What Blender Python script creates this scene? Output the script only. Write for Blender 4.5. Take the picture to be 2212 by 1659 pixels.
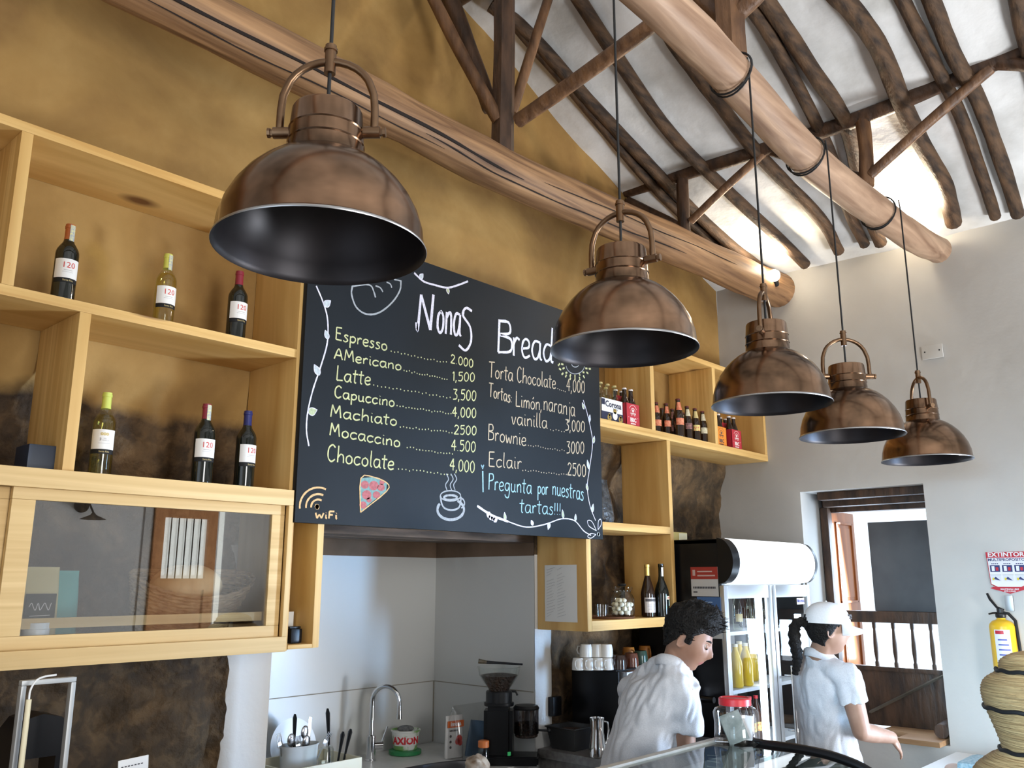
import bpy, bmesh, math, random
from mathutils import Vector, Matrix, noise, Quaternion
for o in list(bpy.data.objects): bpy.data.objects.remove(o)
S = bpy.context.scene; COL = S.collection
PI = math.pi; rnd = random.Random(7)

# ---------------------------------------------------------------- camera
EYE = Vector((0, 0, 1.82)); FPX = 1871.62
YAW, PITCH = math.radians(42.6868), math.radians(12.7658)
FWD = Vector((math.cos(YAW)*math.cos(PITCH), math.sin(YAW)*math.cos(PITCH), math.sin(PITCH)))
RGT = Vector((math.sin(YAW), -math.cos(YAW), 0)); UPV = RGT.cross(FWD)
cd = bpy.data.cameras.new('camera'); cam = bpy.data.objects.new('camera', cd); COL.objects.link(cam)
cd.sensor_width = 36; cd.lens = 36*FPX/2212; cd.clip_start = .05
M3 = Matrix((RGT, UPV, -FWD)).transposed()
cam.matrix_world = Matrix.Translation(EYE) @ M3.to_4x4()
S.camera = cam
S.view_settings.view_transform = 'Standard'; S.view_settings.look = 'None'
S.view_settings.gamma = 1; S.view_settings.use_curve_mapping = False
S.view_settings.exposure = 0.0
S.cycles.use_denoising = True
S.cycles.max_bounces = 7; S.cycles.diffuse_bounces = 3; S.cycles.glossy_bounces = 3
S.cycles.transmission_bounces = 4; S.cycles.transparent_max_bounces = 10
S.cycles.sample_clamp_indirect = 4; S.cycles.caustics_reflective = False; S.cycles.caustics_refractive = False

# ---------------------------------------------------------------- sky and large lights
W = bpy.data.worlds.new('sky'); S.world = W; W.use_nodes = True
W.node_tree.nodes['Background'].inputs[0].default_value = (.80, .90, 1, 1)
W.node_tree.nodes['Background'].inputs[1].default_value = 1.5
def area(name, loc, aim, sx, sy, power, col):
    l = bpy.data.lights.new(name, 'AREA'); l.shape = 'RECTANGLE'; l.size = sx; l.size_y = sy; l.energy = power; l.color = col
    o = bpy.data.objects.new(name, l); COL.objects.link(o); o.location = loc
    o.rotation_euler = (Vector(aim)-Vector(loc)).to_track_quat('-Z', 'Y').to_euler(); return o
# daylight through the street door behind the viewer and the small window, plus two added fills
area('daylight_south_door', (1.0, -3.25, 1.8), (.9, 3, 2.3), 1.6, 2.6, 188, (1, .985, .96))
west = area('west_fill_beam', (-2.55, -.2, 1.8), (5.9, 1.15, .75), 1.0, 1.4, 19, (.52, .78, 1)); west.data.spread = math.radians(26)  # added narrow beam without a known source, brightens the end wall
area('daylight_east_window', (6.45, 2.2, 1.75), (3.4, 2.6, 1.2), .8, 1.0, 40, (.60, .78, 1))
east = area('daylight_east_door', (5.85, -1.3, 1.25), (2.7, 3.9, 1.30), .8, 1.9, 66, (.36, .62, 1)); east.data.spread = math.radians(60)

area('ceiling_fill', (5.8, -1.45, .45), (3.3, 1.3, 4.4), 1.2, .8, 330, (.93, .97, 1))  # added uplight with no source seen, brightens the ceiling between the rafters

def at(px, py, x=None, y=None, z=None):        # photo pixel -> point on a world plane
    d = RGT*((px-1106)/FPX) - UPV*((py-829.5)/FPX) + FWD
    t = x/d.x if x is not None else y/d.y if y is not None else (z-EYE.z)/d.z
    return EYE + d*t

# ---------------------------------------------------------------- helpers
class MB:
    def __init__(s): s.v = []; s.f = []; s.m = []; s.k = 0
    def add(s, vs, fs, mi=0):
        n = len(s.v); s.v += [tuple(v) for v in vs]; s.f += [tuple(i+n for i in f) for f in fs]; s.m += [mi]*len(fs); return s
    def box(s, x0, x1, y0, y1, z0, z1, mi=0):
        v = [(x, y, z) for x in (x0, x1) for y in (y0, y1) for z in (z0, z1)]
        return s.add(v, [(0,1,3,2),(4,6,7,5),(0,4,5,1),(2,3,7,6),(0,2,6,4),(1,5,7,3)], mi)
    def rbox(s, x0, x1, y0, y1, z0, z1, b=.004, mi=0):
        bm = bmesh.new(); bmesh.ops.create_cube(bm, size=1)
        for v in bm.verts: v.co = ((x0+x1)/2+v.co.x*(x1-x0), (y0+y1)/2+v.co.y*(y1-y0), (z0+z1)/2+v.co.z*(z1-z0))
        b = min(b, .45*min(x1-x0, y1-y0, z1-z0))
        bmesh.ops.bevel(bm, geom=list(bm.edges), offset=b, segments=2, profile=.7, affect='EDGES')
        return s.addbm(bm, mi)
    def addbm(s, bm, mi=0, M=None):
        bm.verts.index_update()
        s.add([(M @ v.co) if M else v.co for v in bm.verts], [[v.index for v in f.verts] for f in bm.faces], mi); bm.free(); return s
    def prism(s, pts, axis, a, b, mi=0):           # closed outline of 2-D points extruded along an axis
        def P(p, t): return {'x': (t, p[0], p[1]), 'y': (p[0], t, p[1]), 'z': (p[0], p[1], t)}[axis]
        n = len(pts); v = [P(p, a) for p in pts]+[P(p, b) for p in pts]
        return s.add(v, [tuple(range(n))[::-1], tuple(range(n, 2*n))]+[(i, (i+1) % n, n+(i+1) % n, n+i) for i in range(n)], mi)
    def tube(s, pts, r, n=8, mi=0, cap=True, squash=None):
        pts = [Vector(p) for p in pts]; R = r if isinstance(r, (list, tuple)) else [r]*len(pts)
        vs = []; fs = []; up = None
        for i, p in enumerate(pts):
            t = (pts[min(i+1, len(pts)-1)]-pts[max(i-1, 0)]).normalized()
            if up is None: up = Vector((0, 0, 1)) if abs(t.z) < .9 else Vector((1, 0, 0))
            a = t.cross(up).normalized(); up = a.cross(t).normalized(); b = up
            for k in range(n):
                c, q = math.cos(2*PI*k/n), math.sin(2*PI*k/n)
                vs.append(p + a*(R[i]*c) + b*(R[i]*q*(squash or 1)))
        for i in range(len(pts)-1):
            for k in range(n): fs.append((i*n+k, i*n+(k+1) % n, (i+1)*n+(k+1) % n, (i+1)*n+k))
        if cap: fs += [tuple(range(n))[::-1], tuple((len(pts)-1)*n+k for k in range(n))]
        return s.add(vs, fs, mi)
    def lathe(s, prof, n=32, c=(0, 0, 0), mi=0, mis=None):
        vs = []; fs = []; m = []
        for r, z in prof:
            for k in range(n):
                a = 2*PI*k/n; vs.append((c[0]+r*math.cos(a), c[1]+r*math.sin(a), c[2]+z))
        for i in range(len(prof)-1):
            for k in range(n):
                fs.append((i*n+k, i*n+(k+1) % n, (i+1)*n+(k+1) % n, (i+1)*n+k)); m.append(mis[i] if mis else mi)
        o = len(s.v); s.v += vs; s.f += [tuple(i+o for i in f) for f in fs]; s.m += m
        if prof[0][0] > 1e-5: s.f.append(tuple(o+k for k in range(n))[::-1]); s.m.append(m[0])
        if prof[-1][0] > 1e-5: s.f.append(tuple(o+(len(prof)-1)*n+k for k in range(n))); s.m.append(m[-1])
        return s
    def band(s, r, z0, z1, a0, a1, c=(0, 0, 0), n=16, mi=0, r1=None):       # a wrapped label
        vs = []; r1 = r if r1 is None else r1
        for i in range(n+1):
            a = a0+(a1-a0)*i/n
            vs += [(c[0]+r*math.cos(a), c[1]+r*math.sin(a), c[2]+z0), (c[0]+r1*math.cos(a), c[1]+r1*math.sin(a), c[2]+z1)]
        return s.add(vs, [(2*i, 2*i+2, 2*i+3, 2*i+1) for i in range(n)], mi)
    def ball(s, c, r, n=12, mi=0, M=None):
        bm = bmesh.new(); bmesh.ops.create_uvsphere(bm, u_segments=n, v_segments=max(6, n*2//3), radius=1)
        r = r if isinstance(r, (tuple, list)) else (r, r, r)
        X = Matrix.Translation(c) @ (M.to_4x4() if M else Matrix.Identity(4)) @ Matrix.Diagonal((*r, 1))
        return s.addbm(bm, mi, X)
    def build(s, name, mats, parent=None, smooth=None, loc=None):
        me = bpy.data.meshes.new(name); me.from_pydata(s.v, [], s.f)
        for m in (mats if isinstance(mats, (list, tuple)) else [mats]): me.materials.append(m)
        me.polygons.foreach_set('material_index', s.m)
        bm = bmesh.new(); bm.from_mesh(me); bmesh.ops.recalc_face_normals(bm, faces=bm.faces); bm.to_mesh(me); bm.free()
        me.update()
        if smooth is not None:
            me.polygons.foreach_set('use_smooth', [True]*len(me.polygons)); me.set_sharp_from_angle(angle=math.radians(smooth))
        o = bpy.data.objects.new(name, me); COL.objects.link(o)
        if parent: o.parent = parent
        if loc: o.location = loc
        return o
def tag(o, label, cat, group=None):
    o['label'] = label; o['category'] = cat; o['kind'] = 'thing'
    if group: o['group'] = group
    return o
def thing(name, label, cat, loc=(0, 0, 0), rz=0, group=None):
    o = bpy.data.objects.new(name, None); COL.objects.link(o); o.location = loc; o.rotation_euler = (0, 0, rz); o.empty_display_size = .05
    return tag(o, label, cat, group)
def struct(o): o['kind'] = 'structure'; return o
KIDS = {}
def copy_tree(o, parent=None):
    c = o.copy(); COL.objects.link(c)
    if parent: c.parent = parent
    for ch in [x for x in bpy.data.objects if x.parent == o]: copy_tree(ch, c)
    return c
def catmull(P, k=6):
    if len(P) < 3: return [Vector(p) for p in P]
    P = [Vector(p) for p in P]; Q = [P[0]*2-P[1]]+P+[P[-1]*2-P[-2]]; out = []
    for i in range(1, len(Q)-2):
        a, b, c, d = Q[i-1:i+3]
        for j in range(k):
            t = j/k; out.append(.5*((2*b)+(c-a)*t+(2*a-5*b+4*c-d)*t*t+(3*b-a-3*c+d)*t**3))
    return out+[P[-1]]
def text_geo(txt, size, align='CENTER', bold=0):
    c = bpy.data.curves.new('t', 'FONT'); c.body = txt; c.size = size; c.align_x = align; c.align_y = 'CENTER'; c.resolution_u = 2; c.offset = bold
    o = bpy.data.objects.new('t', c); COL.objects.link(o); dg = bpy.context.evaluated_depsgraph_get()
    me = o.evaluated_get(dg).to_mesh(); v = [x.co.copy() for x in me.vertices]; f = [tuple(p.vertices) for p in me.polygons]
    o.evaluated_get(dg).to_mesh_clear(); bpy.data.objects.remove(o); bpy.data.curves.remove(c); return v, f

# ---------------------------------------------------------------- materials
def mat(name, c1, c2=None, scale=(1, 1, 1), sc=5, detail=4, rough=.6, metal=0, bump=0, bsc=None, spec=.5, ramp=(.35, .65), c3=None, dist=0, emit=None, coat=0, rough2=None):
    m = bpy.data.materials.new(name); m.use_nodes = True; nt = m.node_tree; N = nt.nodes; L = nt.links; b = N['Principled BSDF']
    b.inputs['Base Color'].default_value = (*c1, 1); b.inputs['Roughness'].default_value = rough; b.inputs['Metallic'].default_value = metal
    b.inputs['Specular IOR Level'].default_value = spec; b.inputs['Coat Weight'].default_value = coat
    if c2 or bump:
        tc = N.new('ShaderNodeTexCoord'); mp = N.new('ShaderNodeMapping'); mp.inputs['Scale'].default_value = scale; L.new(tc.outputs['Object'], mp.inputs[0])
    if c2:
        nz = N.new('ShaderNodeTexNoise'); nz.inputs['Scale'].default_value = sc; nz.inputs['Detail'].default_value = detail; nz.inputs['Distortion'].default_value = dist
        L.new(mp.outputs[0], nz.inputs[0]); rp = N.new('ShaderNodeValToRGB'); e = rp.color_ramp.elements
        e[0].position, e[1].position = ramp; e[0].color = (*c1, 1); e[1].color = (*c2, 1)
        if c3: x = e.new((ramp[0]+ramp[1])/2); x.color = (*c3, 1)
        L.new(nz.outputs[0], rp.inputs[0]); L.new(rp.outputs[0], b.inputs['Base Color'])
        if rough2 is not None:
            mr = N.new('ShaderNodeMapRange'); mr.inputs[3].default_value = rough; mr.inputs[4].default_value = rough2
            L.new(nz.outputs[0], mr.inputs[0]); L.new(mr.outputs[0], b.inputs['Roughness'])
    if bump:
        n2 = N.new('ShaderNodeTexNoise'); n2.inputs['Scale'].default_value = bsc or sc; n2.inputs['Detail'].default_value = 5; L.new(mp.outputs[0], n2.inputs[0])
        bp = N.new('ShaderNodeBump'); bp.inputs['Strength'].default_value = bump; bp.inputs['Distance'].default_value = .02
        L.new(n2.outputs[0], bp.inputs['Height']); L.new(bp.outputs[0], b.inputs['Normal'])
    if emit: b.inputs['Emission Color'].default_value = (*emit[:3], 1); b.inputs['Emission Strength'].default_value = emit[3]
    return m
def glass(name, tint=(1, 1, 1), rough=.02, ior=1.45, extra=0.0):   # thin clear pane or vessel wall: see-through with a fresnel reflection
    m = bpy.data.materials.new(name); m.use_nodes = True; nt = m.node_tree; N = nt.nodes; L = nt.links; N.remove(N['Principled BSDF'])
    t = N.new('ShaderNodeBsdfTransparent'); t.inputs[0].default_value = (*tint, 1); g = N.new('ShaderNodeBsdfGlossy'); g.inputs['Roughness'].default_value = rough
    fr = N.new('ShaderNodeFresnel'); ge = N.new('ShaderNodeNewGeometry'); mr = N.new('ShaderNodeMapRange'); mr.inputs[3].default_value = ior; mr.inputs[4].default_value = 1/ior; L.new(ge.outputs['Backfacing'], mr.inputs[0]); L.new(mr.outputs[0], fr.inputs[0]); mx = N.new('ShaderNodeMixShader'); ad = N.new('ShaderNodeMath'); ad.inputs[1].default_value = extra
    L.new(fr.outputs[0], ad.inputs[0]); L.new(ad.outputs[0], mx.inputs[0]); L.new(t.outputs[0], mx.inputs[1]); L.new(g.outputs[0], mx.inputs[2]); L.new(mx.outputs[0], N['Material Output'].inputs[0])
    return m
def wood(name, ca, cb, cc, scale, rough=.55, knots=True, bump=.15):
    m = bpy.data.materials.new(name); m.use_nodes = True; nt = m.node_tree; N = nt.nodes; L = nt.links; b = N['Principled BSDF']; b.inputs['Roughness'].default_value = rough
    tc = N.new('ShaderNodeTexCoord'); mp = N.new('ShaderNodeMapping'); mp.inputs['Scale'].default_value = scale; L.new(tc.outputs['Object'], mp.inputs[0])
    n1 = N.new('ShaderNodeTexNoise'); n1.inputs['Scale'].default_value = 1; n1.inputs['Detail'].default_value = 6; n1.inputs['Distortion'].default_value = .6; L.new(mp.outputs[0], n1.inputs[0])
    rp = N.new('ShaderNodeValToRGB'); e = rp.color_ramp.elements; e[0].position = .3; e[1].position = .72; e[0].color = (*ca, 1); e[1].color = (*cb, 1); L.new(n1.outputs[0], rp.inputs[0]); out = rp.outputs[0]
    if knots:
        m2 = N.new('ShaderNodeMapping'); m2.inputs['Scale'].default_value = tuple(max(1.6, x*.28) if x > 5 else x*1.3 for x in scale); L.new(tc.outputs['Object'], m2.inputs[0])
        vo = N.new('ShaderNodeTexVoronoi'); vo.inputs['Scale'].default_value = 1.0; L.new(m2.outputs[0], vo.inputs[0])
        r2 = N.new('ShaderNodeValToRGB'); r2.color_ramp.elements[0].position = .05; r2.color_ramp.elements[1].position = .13; r2.color_ramp.elements[0].color = (1, 1, 1, 1); r2.color_ramp.elements[1].color = (0, 0, 0, 1); L.new(vo.outputs['Distance'], r2.inputs[0])
        mx = N.new('ShaderNodeMix'); mx.data_type = 'RGBA'; L.new(r2.outputs[0], mx.inputs[0]); L.new(out, mx.inputs[6]); mx.inputs[7].default_value = (*cc, 1); out = mx.outputs[2]
    L.new(out, b.inputs['Base Color'])
    bp = N.new('ShaderNodeBump'); bp.inputs['Strength'].default_value = bump; bp.inputs['Distance'].default_value = .006; L.new(n1.outputs[0], bp.inputs['Height']); L.new(bp.outputs[0], b.inputs['Normal'])
    return m
def paint(name, c, rough=.5, **k): return mat(name, c, rough=rough, **k)
PA, PB, PK = (.56, .31, .085), (.80, .53, .20), (.17, .07, .022)
M_pineX = wood('pine_along_x', PA, PB, PK, (1.1, 9, 30)); M_pineZ = wood('pine_upright', PA, PB, PK, (9, 30, 1.0)); M_pineY = wood('pine_side', PA, PB, PK, (30, 9, .9))
M_pineXf = wood('pine_frame', (.58, .37, .14), (.76, .53, .24), PK, (1.0, 30, 34), knots=False); M_pineZf = wood('pine_frame_upright', (.58, .37, .14), (.76, .53, .24), PK, (30, 30, 1.0), knots=False)
M_log = wood('weathered_log', (.11, .048, .019), (.43, .24, .112), (.08, .035, .015), (1.3, 26, 26), rough=.6, bump=.6, knots=False)
M_log2 = wood('pale_log', (.22, .12, .07), (.56, .37, .245), (.12, .06, .03), (1.4, 20, 20), rough=.5, bump=.5, knots=False)
M_pole = mat('rafter_pole', (.024, .012, .006), (.115, .062, .030), scale=(1.5, 14, 14), sc=2, detail=6, rough=.75, bump=.3, bsc=7)
M_dark = mat('dark_timber', (.032, .016, .009), (.10, .05, .026), scale=(6, 6, 1.5), sc=3, detail=6, rough=.55, bump=.4, bsc=6)
M_brace = mat('brace_timber', (.09, .042, .02), (.22, .11, .05), scale=(7, 7, 2), sc=2.5, detail=6, rough=.5, bump=.35, bsc=6)
M_white = mat('white_plaster', (.52, .51, .49), (.61, .60, .58), sc=1.1, detail=6, rough=.85, bump=.25, bsc=7)
M_ceil = mat('ceiling_plaster', (.52, .51, .49), (.84, .84, .84), sc=2.4, detail=7, rough=.9, bump=1.0, bsc=4, ramp=(.3, .6))
M_panel = mat('white_panel', (.62, .62, .60), rough=.35)
M_floor = mat('stone_tile_floor', (.12, .10, .082), (.18, .15, .125), sc=3, rough=.6)
M_black = paint('black_gloss', (.005, .005, .006), .3, spec=.25); M_blackm = paint('black_matte', (.009, .009, .010), .6, spec=.3); M_blackp = paint('black_plastic', (.010, .0105, .012), .4, spec=.35)
M_chrome = paint('chrome', (.75, .76, .78), .12, metal=1); M_steel = paint('brushed_steel', (.55, .56, .58), .32, metal=1); M_alu = paint('aluminium', (.62, .63, .64), .4, metal=1)
M_wht = paint('white_plastic', (.80, .80, .80), .4); M_paper = paint('paper', (.78, .78, .76), .7); M_ink = paint('ink', (.06, .06, .07), .8)
M_red = paint('red', (.55, .02, .03), .4); M_gold = paint('gold', (.72, .52, .16), .35, metal=.8); M_cream = paint('cream', (.78, .70, .48), .5)
M_glass = glass('clear_glass', (.97, .985, .98))

# ================================================================ THE ROOM
XE, YB, YF = 5.914, 3.25, 2.9        # end wall, shelf wall, front plane of the shelves
def roofz(x):
    d = XE-x
    if x > 3.0: return 4.06+.30*d+.026*d*d
    return roofz(3.001)-.21*(3.0-x)
def smooth(a, b, t): t = max(0, min(1, (t-a)/(b-a))); return t*t*(3-2*t)
# shelf wall: ochre plaster above, rough stone below, white strips beside the niche
def wall_shader():
    m = bpy.data.materials.new('ochre_plaster_over_stone'); m.use_nodes = True; nt = m.node_tree; N = nt.nodes; L = nt.links; b = N['Principled BSDF']
    tc = N.new('ShaderNodeTexCoord'); P = tc.outputs['Object']; sp = N.new('ShaderNodeSeparateXYZ'); L.new(P, sp.inputs[0])
    def nz(s, d=5, ds=0):
        n = N.new('ShaderNodeTexNoise'); n.inputs['Scale'].default_value = s; n.inputs['Detail'].default_value = d; n.inputs['Distortion'].default_value = ds; L.new(P, n.inputs[0]); return n.outputs[0]
    def rp(src, *st):
        r = N.new('ShaderNodeValToRGB'); e = r.color_ramp.elements
        while len(e) < len(st): e.new(.5)
        for x, (p, c) in zip(e, st): x.position = p; x.color = (*c, 1)
        L.new(src, r.inputs[0]); return r.outputs[0]
    def ma(op, a, c, d=None):
        n = N.new('ShaderNodeMath'); n.operation = op
        for i, v in enumerate((a, c, d)):
            if v is None: continue
            if isinstance(v, (int, float)): n.inputs[i].default_value = v
            else: L.new(v, n.inputs[i])
        return n.outputs[0]
    def mixc(f, a, c):
        n = N.new('ShaderNodeMix'); n.data_type = 'RGBA'; L.new(f, n.inputs[0]); L.new(a, n.inputs[6]); L.new(c, n.inputs[7]); return n.outputs[2]
    och = rp(nz(1.6, 6, .8), (.34, (.215, .112, .030)), (.52, (.335, .190, .053)), (.68, (.43, .262, .086)))
    och = mixc(ma('MULTIPLY', nz(9, 4), .35), och, rp(nz(20), (.3, (.27, .155, .046)), (.7, (.42, .255, .086))))
    st = rp(nz(5, 8, .5), (.36, (.014, .008, .004)), (.50, (.060, .034, .014)), (.64, (.20, .115, .048)))
    st = mixc(ma('MULTIPLY', nz(7, 3), .55), st, rp(nz(19, 7, .6), (.40, (.016, .009, .005)), (.52, (.085, .048, .021)), (.62, (.24, .15, .07))))
    big = rp(nz(1.3, 3), (.42, (.115, .082, .046)), (.58, (.045, .024, .010)))
    st = mixc(ma('MULTIPLY', nz(2.5), .55), st, big)
    edge = ma('ADD', sp.outputs[2], ma('MULTIPLY', ma('SUBTRACT', nz(2.4, 4), .5), .30))
    zb = ma('ADD', 2.50, ma('MULTIPLY', ma('GREATER_THAN', sp.outputs[0], 3.3), .22)); f = ma('SMOOTH_MIN', ma('MULTIPLY', ma('SUBTRACT', zb, edge), 18), 1, .1); f = ma('MAXIMUM', f, 0)
    f = ma('MINIMUM', f, 1)
    col = mixc(f, och, st)
    wx = ma('ADD', sp.outputs[0], ma('MULTIPLY', ma('SUBTRACT', nz(4, 3), .5), .09))
    s1 = ma('MULTIPLY', ma('GREATER_THAN', wx, 1.885), ma('LESS_THAN', sp.outputs[0], 2.5)); s2 = ma('MULTIPLY', ma('LESS_THAN', wx, 3.862), ma('GREATER_THAN', sp.outputs[0], 3.3))
    wm = ma('MULTIPLY', ma('ADD', s1, s2), ma('LESS_THAN', sp.outputs[2], 1.96))
    wc = N.new('ShaderNodeRGB'); wc.outputs[0].default_value = (.72, .71, .69, 1)
    col = mixc(wm, col, wc.outputs[0]); L.new(col, b.inputs['Base Color']); b.inputs['Roughness'].default_value = .85
    bp = N.new('ShaderNodeBump'); bp.inputs['Distance'].default_value = .07
    st_ = ma('ADD', ma('MULTIPLY', ma('MULTIPLY', f, ma('SUBTRACT', 1, wm)), .8), .12); L.new(st_, bp.inputs['Strength']); L.new(nz(9, 8), bp.inputs['Height']); L.new(bp.outputs[0], b.inputs['Normal'])
    return m
M_wall = wall_shader()
NX0, NX1, NZ1, NY = 2.066, 3.708, 2.06, 4.06        # the kitchen niche
def back_wall():
    mb = MB(); xs = []; x = -2.6
    while x < XE-1e-6: xs.append(x); x += .03
    xs += [XE]
    def snap(a, v): i = min(range(len(a)), key=lambda k: abs(a[k]-v)); a[i] = v
    snap(xs, NX0); snap(xs, NX1); zs = [i*.03 for i in range(0, 90)]+[2.7+.2*i for i in range(15)]; snap(zs, NZ1)
    idx = {}
    def V(i, j):
        if (i, j) in idx: return idx[i, j]
        x, z = xs[i], min(zs[j], roofz(xs[i])+.02); y = YB
        if z < 2.62:
            w = 1-smooth(2.42, 2.62, z)
            if 1.84 < x < NX0+.01: w *= 1-smooth(1.84, 1.90, x)
            if NX1-.01 < x < 3.92: w *= smooth(3.84, 3.92, x)
            if NX0-.02 < x < NX1+.02: w = 0
            n = noise.fractal(Vector((x*3.2, 0, z*3.2)), 1, 2, 5); r = noise.ridged_multi_fractal(Vector((x*2.1, 5, z*2.1)), 1, 2, 4, 1, 2)
            y += w*min(.16, max(0, .045+.055*n+.018*r+.02*noise.noise(Vector((x*11, 2, z*11)))))
        mb.v.append((x, y, z)); idx[i, j] = len(mb.v)-1; return idx[i, j]
    for i in range(len(xs)-1):
        for j in range(len(zs)-1):
            xc, zc = (xs[i]+xs[i+1])/2, (zs[j]+zs[j+1])/2
            if NX0 < xc < NX1 and .5 < zc < NZ1: continue
            if zs[j] > roofz(xc)+.05: continue
            mb.f.append((V(i, j), V(i+1, j), V(i+1, j+1), V(i, j+1))); mb.m.append(0)
    return struct(mb.build('wall_back', M_wall, smooth=60))
back_wall()
M_soot = mat('sooty_timber', (.05, .032, .022), (.16, .105, .07), scale=(1.5, 9, 9), sc=2, detail=5, rough=.8, bump=.3)
M_earth = mat('brown_plaster', (.13, .085, .055), (.20, .13, .085), sc=4, rough=.9)
mb = MB().box(NX0-.05, NX1+.05, NY, NY+.05, .5, 1.955, 0).box(NX0-.05, NX1+.05, NY+.003, NY+.05, 1.955, NZ1+.05, 1); struct(mb.build('wall_niche_back', [M_panel, M_earth]))
mb = MB().box(NX1, NX1+.05, YB+.004, NY, .5, 1.955, 0).box(NX1+.003, NX1+.05, YB+.004, NY, 1.955, NZ1+.05, 1); struct(mb.build('wall_niche_right', [M_panel, M_earth]))
mb = MB().box(NX0-.05, NX0, YB+.004, NY, .5, 1.955, 0).box(NX0-.05, NX0-.003, YB+.004, NY, 1.955, NZ1+.05, 1); struct(mb.build('wall_niche_left', [M_panel, M_earth]))
mb = MB()
for k, (a, b, dz) in enumerate(((YB-.0, 3.44, 0), (3.45, 3.66, .02), (3.67, 3.86, .012), (3.87, NY, .028))): mb.box(NX0-.04, NX1+.04, a+.004, b, NZ1-.035+dz, NZ1+.06)
struct(mb.build('trim_1', M_soot))
M_joint = paint('panel_joint', (.30, .27, .22), .8)
mb = MB().box(NX0, NX1, NY-.002, NY+.001, 1.228, 1.233).box(NX1-.002, NX1+.001, YB+.01, NY, 1.228, 1.233).box(NX1-.005, NX1+.001, NY-.006, NY, .89, 1.23); struct(mb.build('trim_2', M_joint))
# end wall with the deep window opening
WY0, WY1, WZ0, WZ1 = 1.845, 2.676, .84, 2.43
def right_wall():
    mb = MB(); N1 = 40
    # face with a light adobe waviness, cut around the opening
    ys = sorted(set([-4+i*(7.25/58) for i in range(59)]+[3.42, WY0, WY1])); zs = sorted(set([i*.11 for i in range(38)]+[WZ0, WZ1])); idx = {}
    def V(y, z):
        if (y, z) not in idx:
            mb.v.append((XE+.012*noise.noise(Vector((y*1.3, z*1.3, 4))) if not (WY0-.02 < y < WY1+.02 and WZ0-.02 < z < WZ1+.02) else XE, y, z)); idx[y, z] = len(mb.v)-1
        return idx[y, z]
    for a, b in zip(ys, ys[1:]):
        for c, d in zip(zs, zs[1:]):
            if WY0-.001 < a and b < WY1+.001 and WZ0-.001 < c and d < WZ1+.001: continue
            mb.f.append((V(a, c), V(b, c), V(b, d), V(a, d))); mb.m.append(0)
    x1 = XE+.42
    mb.add([(XE, WY1, WZ0), (x1, WY1, WZ0), (x1, WY1, WZ1), (XE, WY1, WZ1)], [(0, 1, 2, 3)]); mb.add([(XE, WY0, WZ0), (x1, WY0, WZ0), (x1, WY0, WZ1), (XE, WY0, WZ1)], [(0, 1, 2, 3)])
    mb.add([(XE, WY0, WZ1), (x1, WY0, WZ1), (x1, WY1, WZ1), (XE, WY1, WZ1)], [(0, 1, 2, 3)]); mb.add([(XE, WY0, WZ0), (x1, WY0, WZ0), (x1, WY1, WZ0), (XE, WY1, WZ0)], [(0, 1, 2, 3)])
    mb.box(x1-.005, x1, -4, WY0, 0, 4.1).box(x1-.005, x1, WY1, 3.42, 0, 4.1).box(x1-.005, x1, WY0, WY1, 0, WZ0).box(x1-.005, x1, WY0, WY1, WZ1, 4.1)
    return struct(mb.build('wall_right', M_white, smooth=40))
right_wall()
# roof: bumpy white plaster between the poles
def ceiling():
    mb = MB(); xs = [-2.6+.07*i for i in range(126)]; ys = [-4+.09*j for j in range(82)]; nx = len(xs)
    for y in ys:
        for x in xs:
            z = roofz(x)+.026*noise.noise(Vector((x*1.6, y*2.2, 1)))+.016*noise.noise(Vector((x*4, y*4, 3)))
            mb.v.append((x, y, z))
    for j in range(len(ys)-1):
        for i in range(nx-1): mb.f.append((j*nx+i, j*nx+i+1, (j+1)*nx+i+1, (j+1)*nx+i)); mb.m.append(0)
    o = struct(mb.build('ceiling', M_ceil, smooth=80)); return o
ceiling()
struct(MB().box(-2.7, XE+.4, -4.1, 4.1, -.1, 0).build('floor', M_floor))
# unseen sides, met only in reflections: white walls with openings
M_wallg = mat('white_wall', (.60, .60, .60), (.70, .70, .69), sc=1, rough=.9)
mb = MB().box(-2.6, .15, -3.4, -3.3, 0, 5.2).box(.15, 1.85, -3.4, -3.3, 3.2, 5.2).box(1.85, XE, -3.4, -3.3, 0, 5.2); struct(mb.build('wall_front', M_wallg))
mb = MB().box(-2.7, -2.6, -3.4, -.7, 0, 4.4).box(-2.7, -2.6, 1.9, YB, 0, 4.4).box(-2.7, -2.6, -.7, 1.9, 3.2, 4.4); struct(mb.build('wall_left', M_wallg))

# ================================================================ ROOF TIMBERS
def log(pts, r, n=14, wob=.012, seed=0, k=5, mi=0, mb=None):
    P = catmull(pts, k); R = []
    for i, p in enumerate(P):
        t = i/(len(P)-1); rr = (r if not isinstance(r, (tuple, list)) else r[0]+(r[1]-r[0])*t)
        R.append(rr*(1+.10*noise.noise(Vector((seed, i*.40, 0)))*.7))
    mb = mb or MB(); base = len(mb.v); mb.tube(P, R, n, mi)
    for i in range(base, len(mb.v)):
        v = Vector(mb.v[i]); c = P[(i-base)//n]; d = (v-c)
        mb.v[i] = tuple(c+d*(1+.06*noise.noise(v*6+Vector((seed, 0, 0)))))
    return mb
B1 = [(-2.5, 2.86, 3.93), (0.2, 2.85, 3.925), (1.2, 2.85, 3.922), (2.2, 2.85, 3.912), (3.0, 2.85, 3.895), (3.9, 2.83, 3.925), (4.8, 2.80, 3.945), (5.45, 2.77, 3.945), (5.93, 2.73, 3.945)]
mb = log(B1, (.098, .132), 20, seed=1); cl = catmull(B1, 12)
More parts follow.
